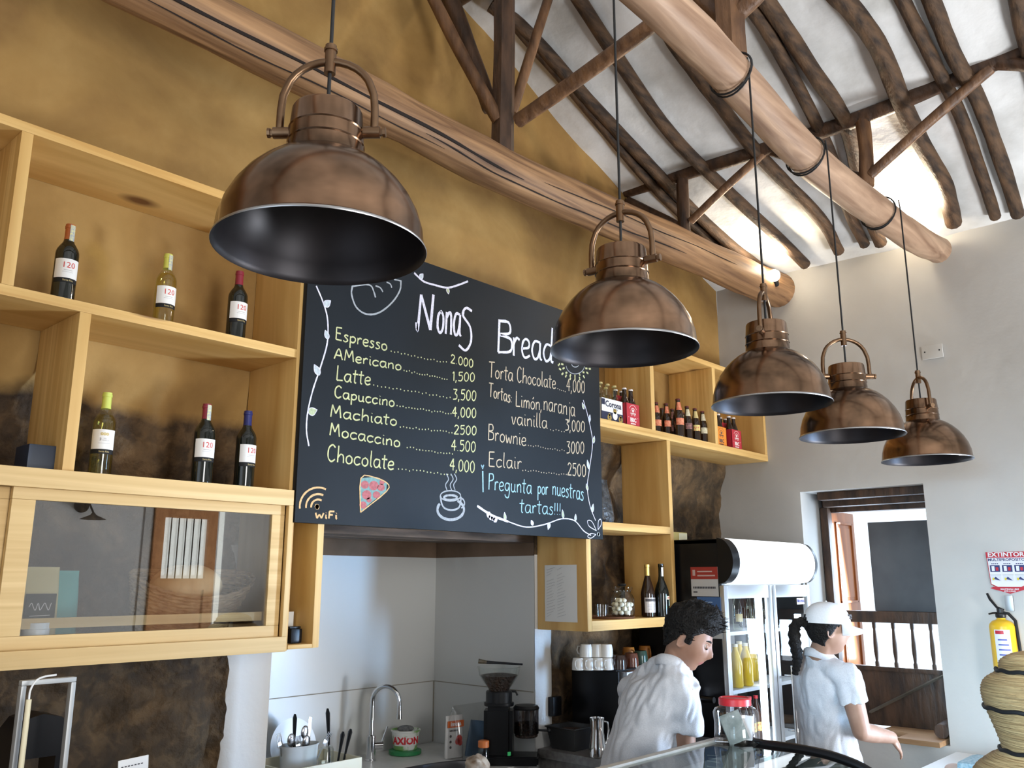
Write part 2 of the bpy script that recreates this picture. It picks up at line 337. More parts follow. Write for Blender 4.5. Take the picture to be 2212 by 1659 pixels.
def split(ang, x0, x1, w, dev):        # a drying split along the log
    P = [p for p in cl if x0 < p.x < x1]; Q = []
    for i, p in enumerate(P):
        a = ang+dev*noise.noise(Vector((p.x*1.7, ang, 0))); r = .098+.034*(p.x+2.5)/8.4; Q.append(p+Vector((0, -math.cos(a), -math.sin(a)))*r*.985)
    mb.tube(Q, [w*min(1, .25+i*.3, .25+(len(Q)-1-i)*.3)*(1+.4*noise.noise(Vector((i*.9, 3, ang)))) for i in range(len(Q))], 5, mi=1)
split(.50, .3, 3.1, .0075, .12); split(.95, 1.0, 2.6, .003, .2); split(.78, 2.4, 4.6, .004, .25); split(.2, 3.2, 5.2, .003, .2)
o = mb
o = o.build('tie_beam', [M_log, paint('wood_split', (.012, .006, .004), .9)], smooth=60); tag(o, 'thick weathered tie beam log running along the ochre wall above the chalkboard', 'beam')
BEAM1 = o
B2 = [at(1300, -150, y=1.50), at(1417, 0, y=1.50), at(1577, 158, y=1.51), at(1750, 345, y=1.535), at(1917, 474, y=1.55), at(1985, 520, y=1.56), at(2026, 540, y=1.57)]
B2 = [Vector((-2.5, 1.5, B2[0].z))]+[Vector((.8, 1.5, B2[0].z))]+B2[1:]
o = log(B2, (.088, .085), 18, seed=5).build('tie_beam', M_log2, smooth=60); tag(o, 'pale tie beam log from which the copper lamps hang, cords wrapped round it', 'beam')
# purlin along the rafters
PZ = 4.46
o = log([(4.70, 3.24, 4.49), (4.70, 2.1, 4.435), (4.70, 1.49, 4.425), (4.70, .75, 4.47), (4.70, -1.5, 4.46), (4.7, -3.2, 4.46)], .045, 10, seed=9).build('purlin', M_dark, smooth=60); tag(o, 'dark straight purlin pole crossing under the rafters', 'beam')
o = log([(3.0, 3.24, 5.10), (3.0, 0, 5.10), (3.0, -3.2, 5.10)], .06, 10, seed=19).build('ridge_beam', M_dark, smooth=60); tag(o, 'dark ridge pole at the top of the white roof', 'beam')
# posts and braces
def post(name, label, a, b, r, mat_, seed=0, group=None, n=8, k=4):
    a, b = Vector(a), Vector(b); m = (a+b)/2+Vector((.008*math.sin(seed*3), .008*math.cos(seed*2), 0))
    o = log([a, m, b], r, n, seed=seed, k=k).build(name, mat_, smooth=50); tag(o, label, 'post' if name.endswith('post') else 'brace', group); return o
post('king_post', 'dark cracked king post standing on the thick beam by the ochre wall', (3.0, 2.835, 3.96), (3.0, 2.82, 5.1), (.062, .058), M_dark, 2, n=6)
post('king_post', 'brown king post above the pale lamp beam at the top of the photo', at(1583, 150, x=3.05), (3.02, 1.5, 5.1), (.07, .07), M_brace, 3, n=6)
post('purlin_post', 'short dark post between the thick beam and the purlin', at(1479, 510, x=4.71), (4.71, at(1473, 375, x=4.71).y, 4.47), (.042, .042), M_dark, 4)
post('purlin_post', 'short dark post on the pale lamp beam under the purlin', at(1872, 402, x=4.70), (4.70, at(1861, 240, x=4.70).y, 4.45), (.042, .042), M_brace, 5)
def brace(label, p, q, r, seed, m=M_brace): post('brace', label, p, q, r, m, seed)
kp = 2.82
brace('reddish brace rising left from the cracked king post towards the wall', at(1078, 262, x=2.97), at(925, -25, y=3.10), (.036, .036), 6)
brace('dark thick brace behind the left brace of the cracked king post', at(1060, 235, y=2.93), at(966, -20, y=3.16), (.046, .05), 7, M_dark)
brace('slim reddish brace leaning right beside the cracked king post', at(1106, 245, x=3.06), at(1193, -30, y=2.72), (.028, .028), 8)
brace('long brown brace rising right from the cracked king post to the pale beam', at(1118, 262, x=3.04), at(1420, 45, x=3.06), (.038, .038), 9)
brace('brace rising right from the short post beside the second copper lamp', at(1492, 478, x=4.70), at(1655, 326, x=4.70), (.026, .026), 10)
brace('dark brace from the wall end of the purlin down to the short post', at(1356, 434, x=4.71), at(1470, 492, x=4.71), (.03, .03), 11, M_dark)
brace('long reddish brace rising right from the post on the lamp beam to the purlin', at(1880, 378, x=4.69), at(2140, 148, x=4.69), (.03, .03), 12)
brace('short dark brace from the purlin down to the post on the lamp beam', at(1640, 318, x=4.71), at(1858, 384, x=4.71), (.03, .03), 13, M_dark)
brace('dark brace leaving the purlin at the upper right corner', at(2120, 136, x=4.70), at(2290, 150, x=4.70), (.035, .035), 14, M_dark)
brace('brown brace rising right beside the king post at the top of the photo', at(1592, 30, x=3.05), at(1660, -40, x=3.05), (.04, .04), 15)
brace('brown brace rising left beside the king post at the top of the photo', at(1565, 40, x=3.05), at(1500, -20, x=3.05), (.04, .04), 16)
# rafters: bent round poles under the plaster, given by where they cross the roof
def onroof(px, py, off):
    d = RGT*((px-1106)/FPX) - UPV*((py-829.5)/FPX) + FWD; lo, hi = 1.0, 12.0; g = lambda t: (EYE+d*t).z-(roofz((EYE+d*t).x)-off)
    a = lo
    for i in range(600):
        b = lo+(hi-lo)*(i+1)/600
        if (g(a) < 0) != (g(b) < 0):
            for _ in range(25):
                m = (a+b)/2
                if (g(a) < 0) != (g(m) < 0): b = m
                else: a = m
            return EYE+d*a
        a = b
RAFT = [
 ([(1740, 572), (1690, 522), (1580, 420), (1450, 290), (1330, 120), (1245, -10)], .040, 'rafter pole ending above the glowing bulb on the thick beam'),
 ([(1812, 543), (1770, 470), (1640, 335), (1540, 205), (1455, 90), (1400, -20)], .042, 'rafter pole crossing behind the third lamp cord and ending beside the pale beam'),
 ([(1868, 528), (1835, 460), (1788, 320), (1725, 190), (1660, 70), (1618, 10)], .038, 'thin bent rafter pole, left of the pair behind the pale beam'),
 ([(1902, 525), (1868, 440), (1828, 270), (1760, 160), (1695, 60), (1640, -20)], .045, 'dark bent rafter pole, right of the pair behind the pale beam'),
 ([(2060, 482), (2040, 400), (1985, 300), (1945, 215), (1900, 105), (1840, 20), (1800, -20)], .052, 'thick curved rafter pole beside the bright bulb glow'),
 ([(2150, 468), (2125, 390), (2075, 250), (2020, 140), (1980, 60), (1940, -20)], .036, 'slim rafter pole, left of the two ending close together over the end wall'),
 ([(2198, 463), (2170, 370), (2115, 220), (2065, 130), (2035, 60), (2005, -20)], .042, 'rafter pole, right of the two ending close together over the end wall'),
 ([(2290, 440), (2260, 250), (2215, 80), (2195, -20)], .040, 'dark rafter pole at the upper right corner'),
 ([(1655, 588), (1550, 505), (1430, 385), (1270, 215), (1140, 70), (1060, 10)], .040, 'rafter pole, right of the crossing pair near the ochre gable'),
 ([(1600, 580), (1500, 490), (1400, 390), (1290, 260), (1215, 170), (1120, 60), (1070, -20)], .034, 'rafter pole, left of the crossing pair near the ochre gable'),
]
for i, (pp, r, lab) in enumerate(RAFT):
    P = [onroof(x, y, r*.9) for x, y in pp]; P[0].x = min(P[0].x, XE-.02)
    o = log(P, (r*.95, r*1.05), 10, seed=30+i, k=6).build('rafter', M_pole, smooth=60); tag(o, lab, 'rafter', 'rafter poles')

# ================================================================ SHELVES
def board(name, mat_, parent, *b): return MB().rbox(*b, b=.003).build(name, mat_, parent, smooth=30)
Z_TOP, Z_MID, Z_SILL, Z_BOT = (3.242, 3.276), (2.685, 2.72), (2.10, 2.158), (1.563, 1.60)
U = thing('shelf_unit', 'pine wall shelf with wine bottles and a sliding glass cabinet below', 'shelf', (1.1, 3.07, 1.56))
UL = (-1.1, -3.07, -1.56)
def ub(name, m, *b, p=None):
    p = p or U; x = p.matrix_world.translation if False else Vector(p.location)
    return MB().rbox(b[0]-x.x, b[1]-x.x, b[2]-x.y, b[3]-x.y, b[4]-x.z, b[5]-x.z, b=.003).build(name, m, p, smooth=30)
YS = YB-.002
ub('top_board', M_pineX, -.6, 1.908, YF, YS, *Z_TOP); ub('shelf_board', M_pineX, -.6, 1.878, YF, YS, *Z_MID)
ub('shelf_board', M_pineX, -.6, 1.878, YF, YS, 2.118, 2.158); ub('bottom_board', M_pineX, -.6, 1.878, YF, YS, 1.563, 1.60)
ub('divider', M_pineZ, .803, .839, YF, YS, 2.72, 3.242); ub('divider', M_pineZ, 1.044, 1.081, YF, YS, 2.158, 2.685)
ub('side_panel', M_pineY, 1.878, 1.908, YF+.001, YS, 1.563, 3.242)
ub('side_panel', M_pineY, -.63, -.6, YF, YS, 1.563, 3.276)
# cabinet front: frame rails, sliding doors with glass
ub('face_frame', M_pineXf, -.6, 1.888, YF-.022, YF+.0, 2.098, 2.158); ub('face_frame', M_pineXf, -.6, 1.888, YF-.022, YF+.0, 1.563, 1.617); ub('face_frame', M_pineZf, 1.868, 1.888, YF-.022, YF, 1.617, 2.098)
def sliding(x0, x1, g0, g1, y, gl):
    d = MB(); ox = Vector(U.location)
    def bx(*b): d.rbox(b[0]-ox.x, b[1]-ox.x, b[2]-ox.y, b[3]-ox.y, b[4]-ox.z, b[5]-ox.z, b=.003)
    bx(x0, x1, y, y+.022, 2.062, 2.10); bx(x0, x1, y, y+.022, 1.615, 1.657); bx(x0, g0, y, y+.022, 1.657, 2.062); bx(g1, x1, y, y+.022, 1.657, 2.062)
    o = d.build('sliding_door', M_pineXf, U, smooth=30)
    MB().box(g0-ox.x-.004, g1-ox.x+.004, y-ox.y+.009, y-ox.y+.012, 1.652-ox.z, 2.067-ox.z).build('glass_pane', gl, o)
M_cabglass = glass('cabinet_glass', (.94, .95, .95), rough=.0, ior=1.5, extra=.17)
sliding(.912, 1.866, .980, 1.812, YF+.002, M_cabglass); sliding(-.05, .945, .02, .875, YF+.030, M_cabglass)
ub('inner_rail', M_pineXf, -.5, 1.87, 2.936, 2.943, at(300, 1338, y=2.95).z-.018, at(300, 1338, y=2.95).z+.014)
BX = thing('shelf_box', 'narrow open pine box fixed to the right side of the glass cabinet', 'shelf', (1.98, 3.07, 1.56))
ub('bottom_board', M_pineX, 1.910, 2.018, YF, YS, 1.568, 1.584, p=BX); ub('side_panel', M_pineY, 2.018, 2.048, YF, YS, 1.568, 2.70, p=BX); ub('top_board', M_pineX, 1.910, 2.018, YF, YS, 2.685, 2.70, p=BX)
R = thing('shelf_unit', 'stepped pine wall shelf right of the chalkboard holding beers and liqueurs', 'shelf', (4.6, 3.07, 1.56))
XR = XE-.004
ub('top_board', M_pineX, 3.90, XR, YF, YS, 3.242, 3.276, p=R); ub('shelf_board', M_pineX, 3.752, XR, YF, YS, 2.668, 2.715, p=R); ub('divider', M_pineZ, 4.401, 4.441, YF, YS, 2.715, 3.242, p=R); ub('divider', M_pineZ, 5.160, 5.200, YF, YS, 2.715, 3.242, p=R)
ub('side_panel', M_pineY, XR-.034, XR, YF+.001, YS, 2.716, 3.241, p=R); ub('side_panel', M_pineY, 3.73, 3.768, YF, YS, 1.557, 2.668, p=R); ub('side_panel', M_pineY, 4.560, 4.598, YF+.001, YS, 1.557, 2.668, p=R)
ub('shelf_board', M_pineX, 3.768, 4.560, YF, YS, 2.092, 2.135, p=R); ub('bottom_board', M_pineX, 3.768, 4.560, YF+.0, YS, 1.557, 1.610, p=R)

# ================================================================ CHALKBOARD
M_slate = mat('chalkboard_slate', (.007, .0095, .0125), (.0125, .0165, .0215), sc=1.6, rough=.5, detail=6, rough2=.65, spec=.2)
YC = 2.872
BO = thing('menu_chalkboard', 'large black menu chalkboard with coffee prices in chalk', 'chalkboard', (2.89, YC, 2.036))
MB().rbox(1.891-2.89, 3.842-2.89, 0, .026, 0, 1.226, b=.002).build('board_panel', M_slate, BO, smooth=30)
# chalk writing: single-stroke hand letters, laid flat on the board
GL = {
'a':(5,'4,5 1.6,5 .6,2.5 1.5,.2 3,.6 4,3|4,5 4,1 4.8,0'),'b':(5,'1,10 1,0|1,3 2.5,5 4,4 4.2,1.5 3,0 1,.5'),'c':(4.4,'4,4.4 2.5,5 1,4 .7,1.5 2,0 4,1'),
'd':(5.2,'4,4.6 1.8,4.8 .6,2.4 1.6,.1 3.4,1 4,4|4.4,10 4,1 5,0'),'e':(4.4,'.8,2.4 3.4,3 3.5,4.6 2.2,5.2 .9,4 .7,1.5 2,0 4,.8'),'g':(5,'4,4.6 2,5 .8,3.2 1.2,1 2.8,.6 4,3|4,5 4.2,0 3.4,-3.6 1.4,-3.4 .8,-2'),
'h':(4.8,'1,10 .8,0|.9,3 2.4,5 3.8,4.2 4,0'),'i':(2.2,'1,5 1,1 1.7,0|1,7 1.1,7.5'),'j':(2.6,'2,5 2,-2 1,-4 -.5,-3|2,7 2.1,7.5'),'l':(2.2,'1,10 .9,1.5 1.7,0'),
'm':(6.4,'.8,5 .8,0|.8,3.5 2,5 3,4 3,0|3,3.5 4.2,5 5.3,4 5.4,0'),'n':(4.6,'.8,5 .8,0|.8,3.5 2.3,5 3.5,4.2 3.7,0'),'o':(4.6,'2.4,5 .9,3.8 .8,1.2 2.2,0 3.7,1.2 3.7,3.8 2.2,5.1'),
'p':(4.6,'.8,5 .8,-4|.8,4 2.4,5 3.8,3.8 3.6,1.5 2.2,.4 .8,1.2'),'r':(3.6,'.8,5 .9,0|.9,3.2 2,5 3.2,4.6'),'s':(3.8,'3.2,4.6 1.8,5.1 1,4 2.8,2 2.8,.7 1.5,-.2 .4,.6'),'t':(3.6,'1.8,8.5 1.6,1 2.6,0|.2,5.8 3.4,5.9'),
'u':(4.8,'.8,5 .9,1.2 2,0 3.4,1.2 3.6,5|3.6,5 3.6,1 4.4,0'),'v':(4,'.5,5 1.8,0 3.4,5'),'w':(5.4,'.4,5 1.4,0 2.6,3.5 3.8,0 4.8,5'),'ó':(4.6,'2.4,5 .9,3.8 .8,1.2 2.2,0 3.7,1.2 3.7,3.8 2.2,5.1|2.2,6.6 3.2,8'),
'A':(5.4,'0,0 2.3,9 4.6,0|1,3.4 3.8,3.4'),'B':(5,'.8,10 .7,0|.8,9.6 3.4,9.6 3.6,6.5 1,5.4 4,4.6 4,1 .7,0'),'C':(5.2,'4.4,8.6 2.8,10 1,7.6 .8,2.4 2.6,0 4.6,1.6'),'E':(4.8,'4,9.6 .8,9.4|.8,9.4 .8,.2|.8,.2 4.2,.2|.8,5.2 3.4,5.2'),
'F':(4.4,'4,9.6 .8,9.4|.8,9.4 .8,0|.8,5 3.2,5'),'L':(4.6,'.9,10 .8,.3|.8,.3 4.2,.5'),'M':(6.2,'.4,0 1,9.6|1,9.6 2.8,3|2.8,3 4.6,9.6|4.6,9.6 5.4,0'),'N':(5.2,'0,2 .4,0 .9,10|.9,10 3.8,.4|3.8,.4 4.2,10.6'),
'P':(4.6,'.8,0 .9,9.6|.9,9.4 3.6,9.2 3.8,6.2 1,5'),'T':(5.2,'0,9.4 5,9.8|2.4,9.6 2.2,0'),'W':(6,'.3,7 1.4,0|1.4,0 2.8,5|2.8,5 4.2,0|4.2,0 5.4,7'),'S':(5,'4,12 2,12.6 1.2,9.5 3.6,5.5 4,0 2.4,-4 .2,-2.6'),
'0':(4.4,'2.2,8 .9,6 .8,2 2,0 3.5,1.8 3.6,6 2.1,8.1'),'1':(3,'1,6.5 2,8|2,8 2,0'),'2':(4.4,'.6,6.4 1.8,8 3.4,6.6 2.6,3.6 .5,.1|.5,.1 3.8,.2'),'3':(4.2,'.6,7.8 3.4,7.8|3.4,7.8 1.8,4.8|1.8,4.8 3.4,3.4 3,.8 .5,.2'),'4':(4.6,'2.8,0 2.8,8|2.8,8 .4,2.8|.4,2.8 4,3'),
'5':(4.2,'3.6,8 1,7.8|1,7.8 .9,4.8|.9,4.8 2.8,5 3.6,2.6 2.4,.2 .5,.4'),'.':(1.8,'.6,0 .7,.4'),',':(1.8,'.8,.6 .3,-1.6'),"'":(2,'.9,10.4 .7,8.4'),'!':(2,'.9,8 .8,2.4|.8,.2 .8,.6'),':':(2,'.8,.4 .8,.9|.8,3.6 .8,4.1'),' ':(3,'')}
def bpt(px, py): p = at(px, py, y=YC); return Vector((p.x-2.89, p.z-2.036))      # board-local x, z
LIFT = [0]
def ribbon(mb, P, w, mi=0, taper=True, y=-.0008):
    n = len(P); w *= .72; LIFT[0] = (LIFT[0]+1) % 24; y -= LIFT[0]*2.5e-5
    if n < 2: return
    vs = []
    for i in range(n):
        t = (P[min(i+1, n-1)]-P[max(i-1, 0)]); t = t.normalized() if t.length > 1e-9 else Vector((1, 0)); q = Vector((-t.y, t.x)); ww = w*(1+.28*noise.noise(Vector((P[i].x*60, P[i].y*60, 2))))*.5
        for s in (-1, 1): vs.append((P[i].x+q.x*ww*s, y, P[i].y+q.y*ww*s))
    mb.add(vs, [(2*i, 2*i+2, 2*i+3, 2*i+1) for i in range(n-1)], mi)
def write(mb, txt, a, b, cap, w, mi=0, scap=None):
    A, B = bpt(*a), bpt(*b); H = (bpt(a[0], a[1]-cap)-A).length; ux = (B-A); adv = sum(GL[c][0] for c in txt); k = ux.length/adv; ux.normalize(); uz = Vector((.03, 1)); pen = 0
    for c in txt:
        g, st = GL[c]
        for s in [q for q in st.split('|') if q]:
            pts = [Vector([float(v) for v in p.split(',')]) for p in s.split()]
            pts = [Vector((p.x+.16*noise.noise(Vector((pen, p.y, 1))), p.y)) for p in pts]
            W = [A+ux*((pen+p.x)*k)+uz*(p.y*H/10) for p in pts]; ribbon(mb, catmull([Vector((v.x, v.y, 0)) for v in W], 5) if len(W) > 2 else [Vector((v.x, v.y, 0)) for v in W], w, mi)
        pen += g
def Z4(x, y): return (620+x/2.514, 540+y/2.514)
def dots(mb, a, b, n, r, mi=0):
    A, B = bpt(*Z4(*a)), bpt(*Z4(*b))
    for i in range(n):
        c = A.lerp(B, i/(n-1))+Vector((0, rnd.uniform(-.004, .004))); mb.add([(c.x+r*math.cos(q*PI/3), -.0008, c.y+r*math.sin(q*PI/3)) for q in range(6)], [tuple(range(6))], mi)
CH = lambda n, c: mat(n, tuple(v*.75 for v in c), c, sc=90, detail=2, rough=.95)
C_y = CH('chalk_yellow', (.66, .66, .34)); C_p = CH('chalk_peach', (.64, .52, .36)); C_w = CH('chalk_white', (.80, .78, .90)); C_c = CH('chalk_cyan', (.38, .60, .66)); C_o = CH('chalk_orange', (.80, .52, .25))
C_g = CH('chalk_grey', (.42, .44, .46)); C_r = CH('chalk_red', (.50, .16, .17)); C_t = CH('chalk_teal', (.22, .38, .37)); C_l = CH('chalk_leaf', (.60, .66, .70)); C_lg = CH('chalk_leaf_green', (.52, .58, .36))
mb = MB(); Wd = .0085
for t, a, b, h in (('Espresso', (258, 485), (545, 548), 72), ('AMericano', (255, 590), (622, 655), 64), ('Latte', (262, 708), (455, 735), 84), ('Capuccino', (252, 800), (585, 852), 66), ('Machiato', (232, 905), (598, 955), 70), ('Mocaccino', (228, 1005), (615, 1072), 72), ('Chocolate', (212, 1145), (582, 1195), 92)):
    write(mb, t, Z4(*a), Z4(*b), h/2.514, Wd)
for t, a, b, h in (('2.000', (885, 612), (1012, 640), 58), ('1,500', (890, 710), (1020, 715), 62), ('3,500', (897, 812), (1028, 820), 72), ('4,000', (893, 905), (1028, 912), 68), ('2500', (903, 1000), (1030, 1005), 62), ('4.500', (888, 1088), (1025, 1098), 74), ('4,000', (880, 1195), (1020, 1210), 80)):
    write(mb, t, Z4(*a), Z4(*b), h/2.514, .0075)
for a, b, n in (((565, 548), (865, 612), 18), ((635, 655), (868, 700), 18), ((470, 735), (885, 802), 22), ((597, 848), (890, 890), 20), ((615, 957), (895, 992), 18), ((652, 1072), (898, 1110), 16), ((605, 1190), (890, 1218), 16)): dots(mb, a, b, n, .0034)
mb.build('chalk_lettering', [C_y], BO)['label'] = 'coffee names and prices in pale yellow chalk'
mb = MB(); write(mb, 'N', Z4(700, 432), Z4(805, 445), 195/2.514, .020); write(mb, 'ona', Z4(808, 446), Z4(945, 470), 240/2.514, .018); write(mb, "'", Z4(946, 420), Z4(966, 424), 88/2.514, .016); write(mb, 'S', Z4(930, 480), Z4(1015, 500), 140/2.514, .018); write(mb, 'B', Z4(1132, 553), Z4(1232, 570), 180/2.514, .019); write(mb, 'read', Z4(1218, 572), Z4(1448, 612), 198/2.514, .018)
mb.build('chalk_lettering', [C_w], BO)['label'] = 'large white chalk title'
mb = MB()
for t, a, b, h in (('Torta Chocolate', (1095, 690), (1460, 755), 88), ('4,000', (1515, 765), (1618, 778), 84), ('Tortas:', (1095, 795), (1222, 832), 78), ('Limón,', (1238, 850), (1385, 872), 84), ('naranja', (1390, 868), (1565, 905), 96), ('vainilla', (1215, 945), (1415, 970), 82), ('3,000', (1508, 980), (1618, 990), 76), ('Brownie', (1088, 1030), (1300, 1065), 88), ('3000', (1515, 1105), (1615, 1105), 82), ('Eclair', (1090, 1175), (1275, 1190), 84), ('2500', (1520, 1222), (1625, 1232), 84)):
    write(mb, t, Z4(*a), Z4(*b), h/2.514, .0078)
for a, b, n in (((1470, 752), (1510, 766), 5), ((1430, 975), (1505, 985), 6), ((1310, 1060), (1505, 1090), 16), ((1280, 1195), (1516, 1222), 18)): dots(mb, a, b, n, .0034)
mb.build('chalk_lettering', [C_p], BO)['label'] = 'cake names and prices in peach chalk'
mb = MB()
for t, a, b, h in (('Pregunta', (1090, 1300), (1330, 1325), 92), ('por', (1358, 1325), (1418, 1330), 84), ('nuestras', (1438, 1328), (1612, 1360), 92), ('tartas!!!', (1260, 1425), (1490, 1440), 84)): write(mb, t, Z4(*a), Z4(*b), h/2.514, .0080)
def stroke(mb, pts, w, mi=0, k=6, y=-.0008):
    P = [bpt(*Z4(*p)) for p in pts]; ribbon(mb, [Vector((v.x, v.y)) for v in catmull([Vector((p.x, p.y, 0)) for p in P], k)] if len(P) > 2 else P, w, mi, y=y)
stroke(mb, [(1064, 1315), (1062, 1200)], .012); stroke(mb, [(1062, 1190), (1054, 1168), (1061, 1176), (1068, 1168), (1062, 1190)], .006)
mb.build('chalk_lettering', [C_c], BO)['label'] = 'cyan chalk note asking about cakes'
def leaf(mb, c, d, L, w, mi):
    C0 = bpt(*Z4(*c)); D = Vector((math.cos(math.radians(d)), math.sin(math.radians(d)))); Q = Vector((-D.y, D.x)); L /= 2.514*560; w /= 2.514*560; P = []
    for i in range(15):
        t = i/14; P.append(C0+D*(L*t)+Q*(w*math.sin(PI*t**.75)))
    for i in range(13, 0, -1):
        t = i/14; P.append(C0+D*(L*t)-Q*(w*math.sin(PI*t**.75)))
    mb.add([(p.x, -.0011, p.y) for p in P], [tuple(range(len(P)))], mi); ribbon(mb, P+[P[0]], .004, 2, y=-.0014)
mb = MB()
V1 = [(158, 195), (190, 270), (215, 350), (222, 430), (215, 520), (180, 640), (140, 760), (112, 880), (105, 980), (118, 1065)]; stroke(mb, V1, .009, 2)
V2 = [(690, 125), (740, 170), (800, 190), (870, 205), (930, 190), (982, 170)]; stroke(mb, V2, .013, 2)
V3 = [(1608, 815), (1630, 890), (1650, 980), (1658, 1060), (1640, 1200), (1630, 1290), (1645, 1390), (1675, 1470)]; stroke(mb, V3, .007, 2)
V4 = [(1032, 1390), (1110, 1440), (1200, 1475), (1300, 1505), (1400, 1490), (1490, 1460), (1560, 1470), (1610, 1525), (1650, 1550)]; stroke(mb, V4, .008, 2); stroke(mb, V4[:3], .016, 2)
for c, d, L, w, mi in (((200, 305), 45, 62, 20, 0), ((222, 485), 115, 55, 16, 0), ((175, 680), 125, 68, 20, 0), ((115, 885), 25, 62, 22, 1), ((720, 155), 55, 48, 16, 0), ((870, 208), 285, 40, 14, 1), ((1612, 865), 115, 55, 13, 1), ((1640, 935), 80, 62, 13, 0), ((1662, 1050), 75, 62, 13, 1), ((1638, 1190), 105, 72, 14, 0), ((1632, 1305), 110, 52, 13, 1), ((1655, 1425), 75, 68, 15, 0), ((1185, 1468), 100, 55, 12, 1), ((1335, 1495), 120, 40, 14, 2), ((1425, 1480), 250, 55, 16, 2), ((1500, 1458), 100, 65, 13, 1), ((1565, 1472), 85, 52, 12, 0)): leaf(mb, c, d, L, w, mi)
for q in ([(1680, 1525), (1640, 1500), (1632, 1470), (1655, 1475), (1680, 1525)], [(1688, 1520), (1690, 1475), (1702, 1462), (1706, 1490), (1688, 1520)], [(1678, 1545), (1650, 1540), (1632, 1555), (1650, 1565), (1678, 1545)]): stroke(mb, q, .006, 2)
dots(mb, (1690, 1545), (1693, 1547), 2, .011, 0); dots(mb, (1095, 1440), (1130, 1462), 4, .016, 2)
mb.build('chalk_vine', [C_l, C_lg, C_w], BO)['label'] = 'white and green chalk vines with leaves along the edges'
mb = MB()
stroke(mb, [(355, 195), (350, 240), (375, 310), (430, 348), (500, 340), (570, 285), (612, 220), (618, 165)], .011); stroke(mb, [(355, 198), (420, 188), (455, 195), (470, 225), (480, 258)], .010); stroke(mb, [(480, 195), (505, 205), (520, 228)], .009); stroke(mb, [(540, 175), (560, 185), (568, 205)], .009); stroke(mb, [(580, 160), (605, 165), (618, 170)], .009)
mb.build('chalk_drawing', [C_g], BO)['label'] = 'grey chalk bread loaf'; mb = MB()
el = lambda cx, cy, a, b, s=0, e=360, n=22: [(cx+a*math.cos(math.radians(s+(e-s)*i/n)), cy+b*math.sin(math.radians(s+(e-s)*i/n))) for i in range(n+1)]
stroke(mb, el(887, 1335, 55, 28), .008, k=2); stroke(mb, [(832, 1335), (840, 1380), (860, 1405), (900, 1412), (935, 1395), (945, 1340)], .012); stroke(mb, el(888, 1410, 72, 55, -60, 215), .018, k=2); stroke(mb, el(945, 1375, 18, 25, -80, 90), .010, k=2); stroke(mb, el(887, 1345, 36, 13), .014, k=2)
for x in (868, 893, 912): stroke(mb, [(x, 1305), (x-8, 1275), (x+8, 1245), (x-4, 1215)], .007)
mb.build('chalk_drawing', [C_g], BO)['label'] = 'grey chalk steaming cup'
mb = MB()
for r in (38, 66, 100): stroke(mb, el(168, 1395, r, r*1.05, 175, 295 if r > 40 else 300), .011, k=2)
dots(mb, (162, 1388), (164, 1390), 2, .011); write(mb, 'WiFi', Z4(150, 1456), Z4(275, 1460), 42/2.514, .010)
mb.build('chalk_drawing', [C_o], BO)['label'] = 'orange chalk wireless symbol with lettering'
mb = MB(); pz = [bpt(*Z4(*p)) for p in ((400, 1240), (470, 1232), (542, 1268), (538, 1310), (465, 1365), (395, 1425))]
mb.add([(p.x, -.0006, p.y) for p in pz], [tuple(range(6))], 1); stroke(mb, [(398, 1425), (400, 1240), (470, 1234), (542, 1266), (540, 1310), (398, 1425)], .007, 2, k=3, y=-.0014)
for x, y, r in ((422, 1275, 22), (470, 1280, 26), (510, 1290, 20), (432, 1330, 26), (485, 1330, 20), (412, 1385, 20), (445, 1358, 14), (515, 1262, 14)):
    P = [bpt(*Z4(x+r*math.cos(q*PI/6), y+r*math.sin(q*PI/6))) for q in range(12)]; mb.add([(p.x, -.0011, p.y) for p in P], [tuple(range(12))], 0)
mb.build('chalk_drawing', [C_r, C_t, C_o], BO)['label'] = 'red and teal chalk pizza slice'
mb = MB(); stroke(mb, el(1565, 625, 50, 48, 10, 175), .006, k=2); stroke(mb, el(1565, 618, 20, 18, 0, 180), .006, k=2)
for ring, n in ((66, 9), (84, 11)):
    for i in range(n):
        a = math.radians(5+170*i/(n-1)); dots(mb, (1563+ring*math.cos(a), 615+ring*math.sin(a)), (1563+(ring+6)*math.cos(a), 615+(ring+6)*math.sin(a)), 2, .006, 1)
mb.build('chalk_drawing', [C_g, C_y], BO)['label'] = 'chalk rosette of dotted rings behind a lamp'

# ================================================================ COPPER LAMPS
def copper(name, a, b, c, rough):
    m = mat(name, a, b, c3=c, scale=(1, 1, 1.6), sc=4.5, detail=4, rough=rough, metal=1, dist=.4, ramp=(.32, .68), rough2=rough+.14); return m
M_cop = copper('aged_copper', (.085, .055, .036), (.33, .195, .120), (.205, .125, .078), .12); M_brass = copper('aged_brass_yoke', (.12, .075, .045), (.28, .18, .11), (.20, .12, .07), .28)
M_inner = mat('dark_lamp_inside', (.014, .014, .017), (.030, .026, .030), sc=6, rough=.34, metal=.6, rough2=.48)
M_cord = paint('black_cord', (.012, .012, .013), .7)
R0 = .215
OUT = [(.0815, .195)]+[(.082+.1305*math.sin(t)**1.5, .193*math.cos(t)) for t in [math.radians(q) for q in (12, 24, 35, 46, 57, 68, 79, 90)]]+[(.2130, -.001), (.2165, -.004), (.2185, -.008)]
INN = [(.2175, -.010), (.2140, -.006)]+[(.079+.1305*math.sin(t)**1.5, .190*math.cos(t)) for t in [math.radians(q) for q in (89, 79, 68, 57, 46, 35, 24, 12)]]+[(.076, .190), (.03, .191)]
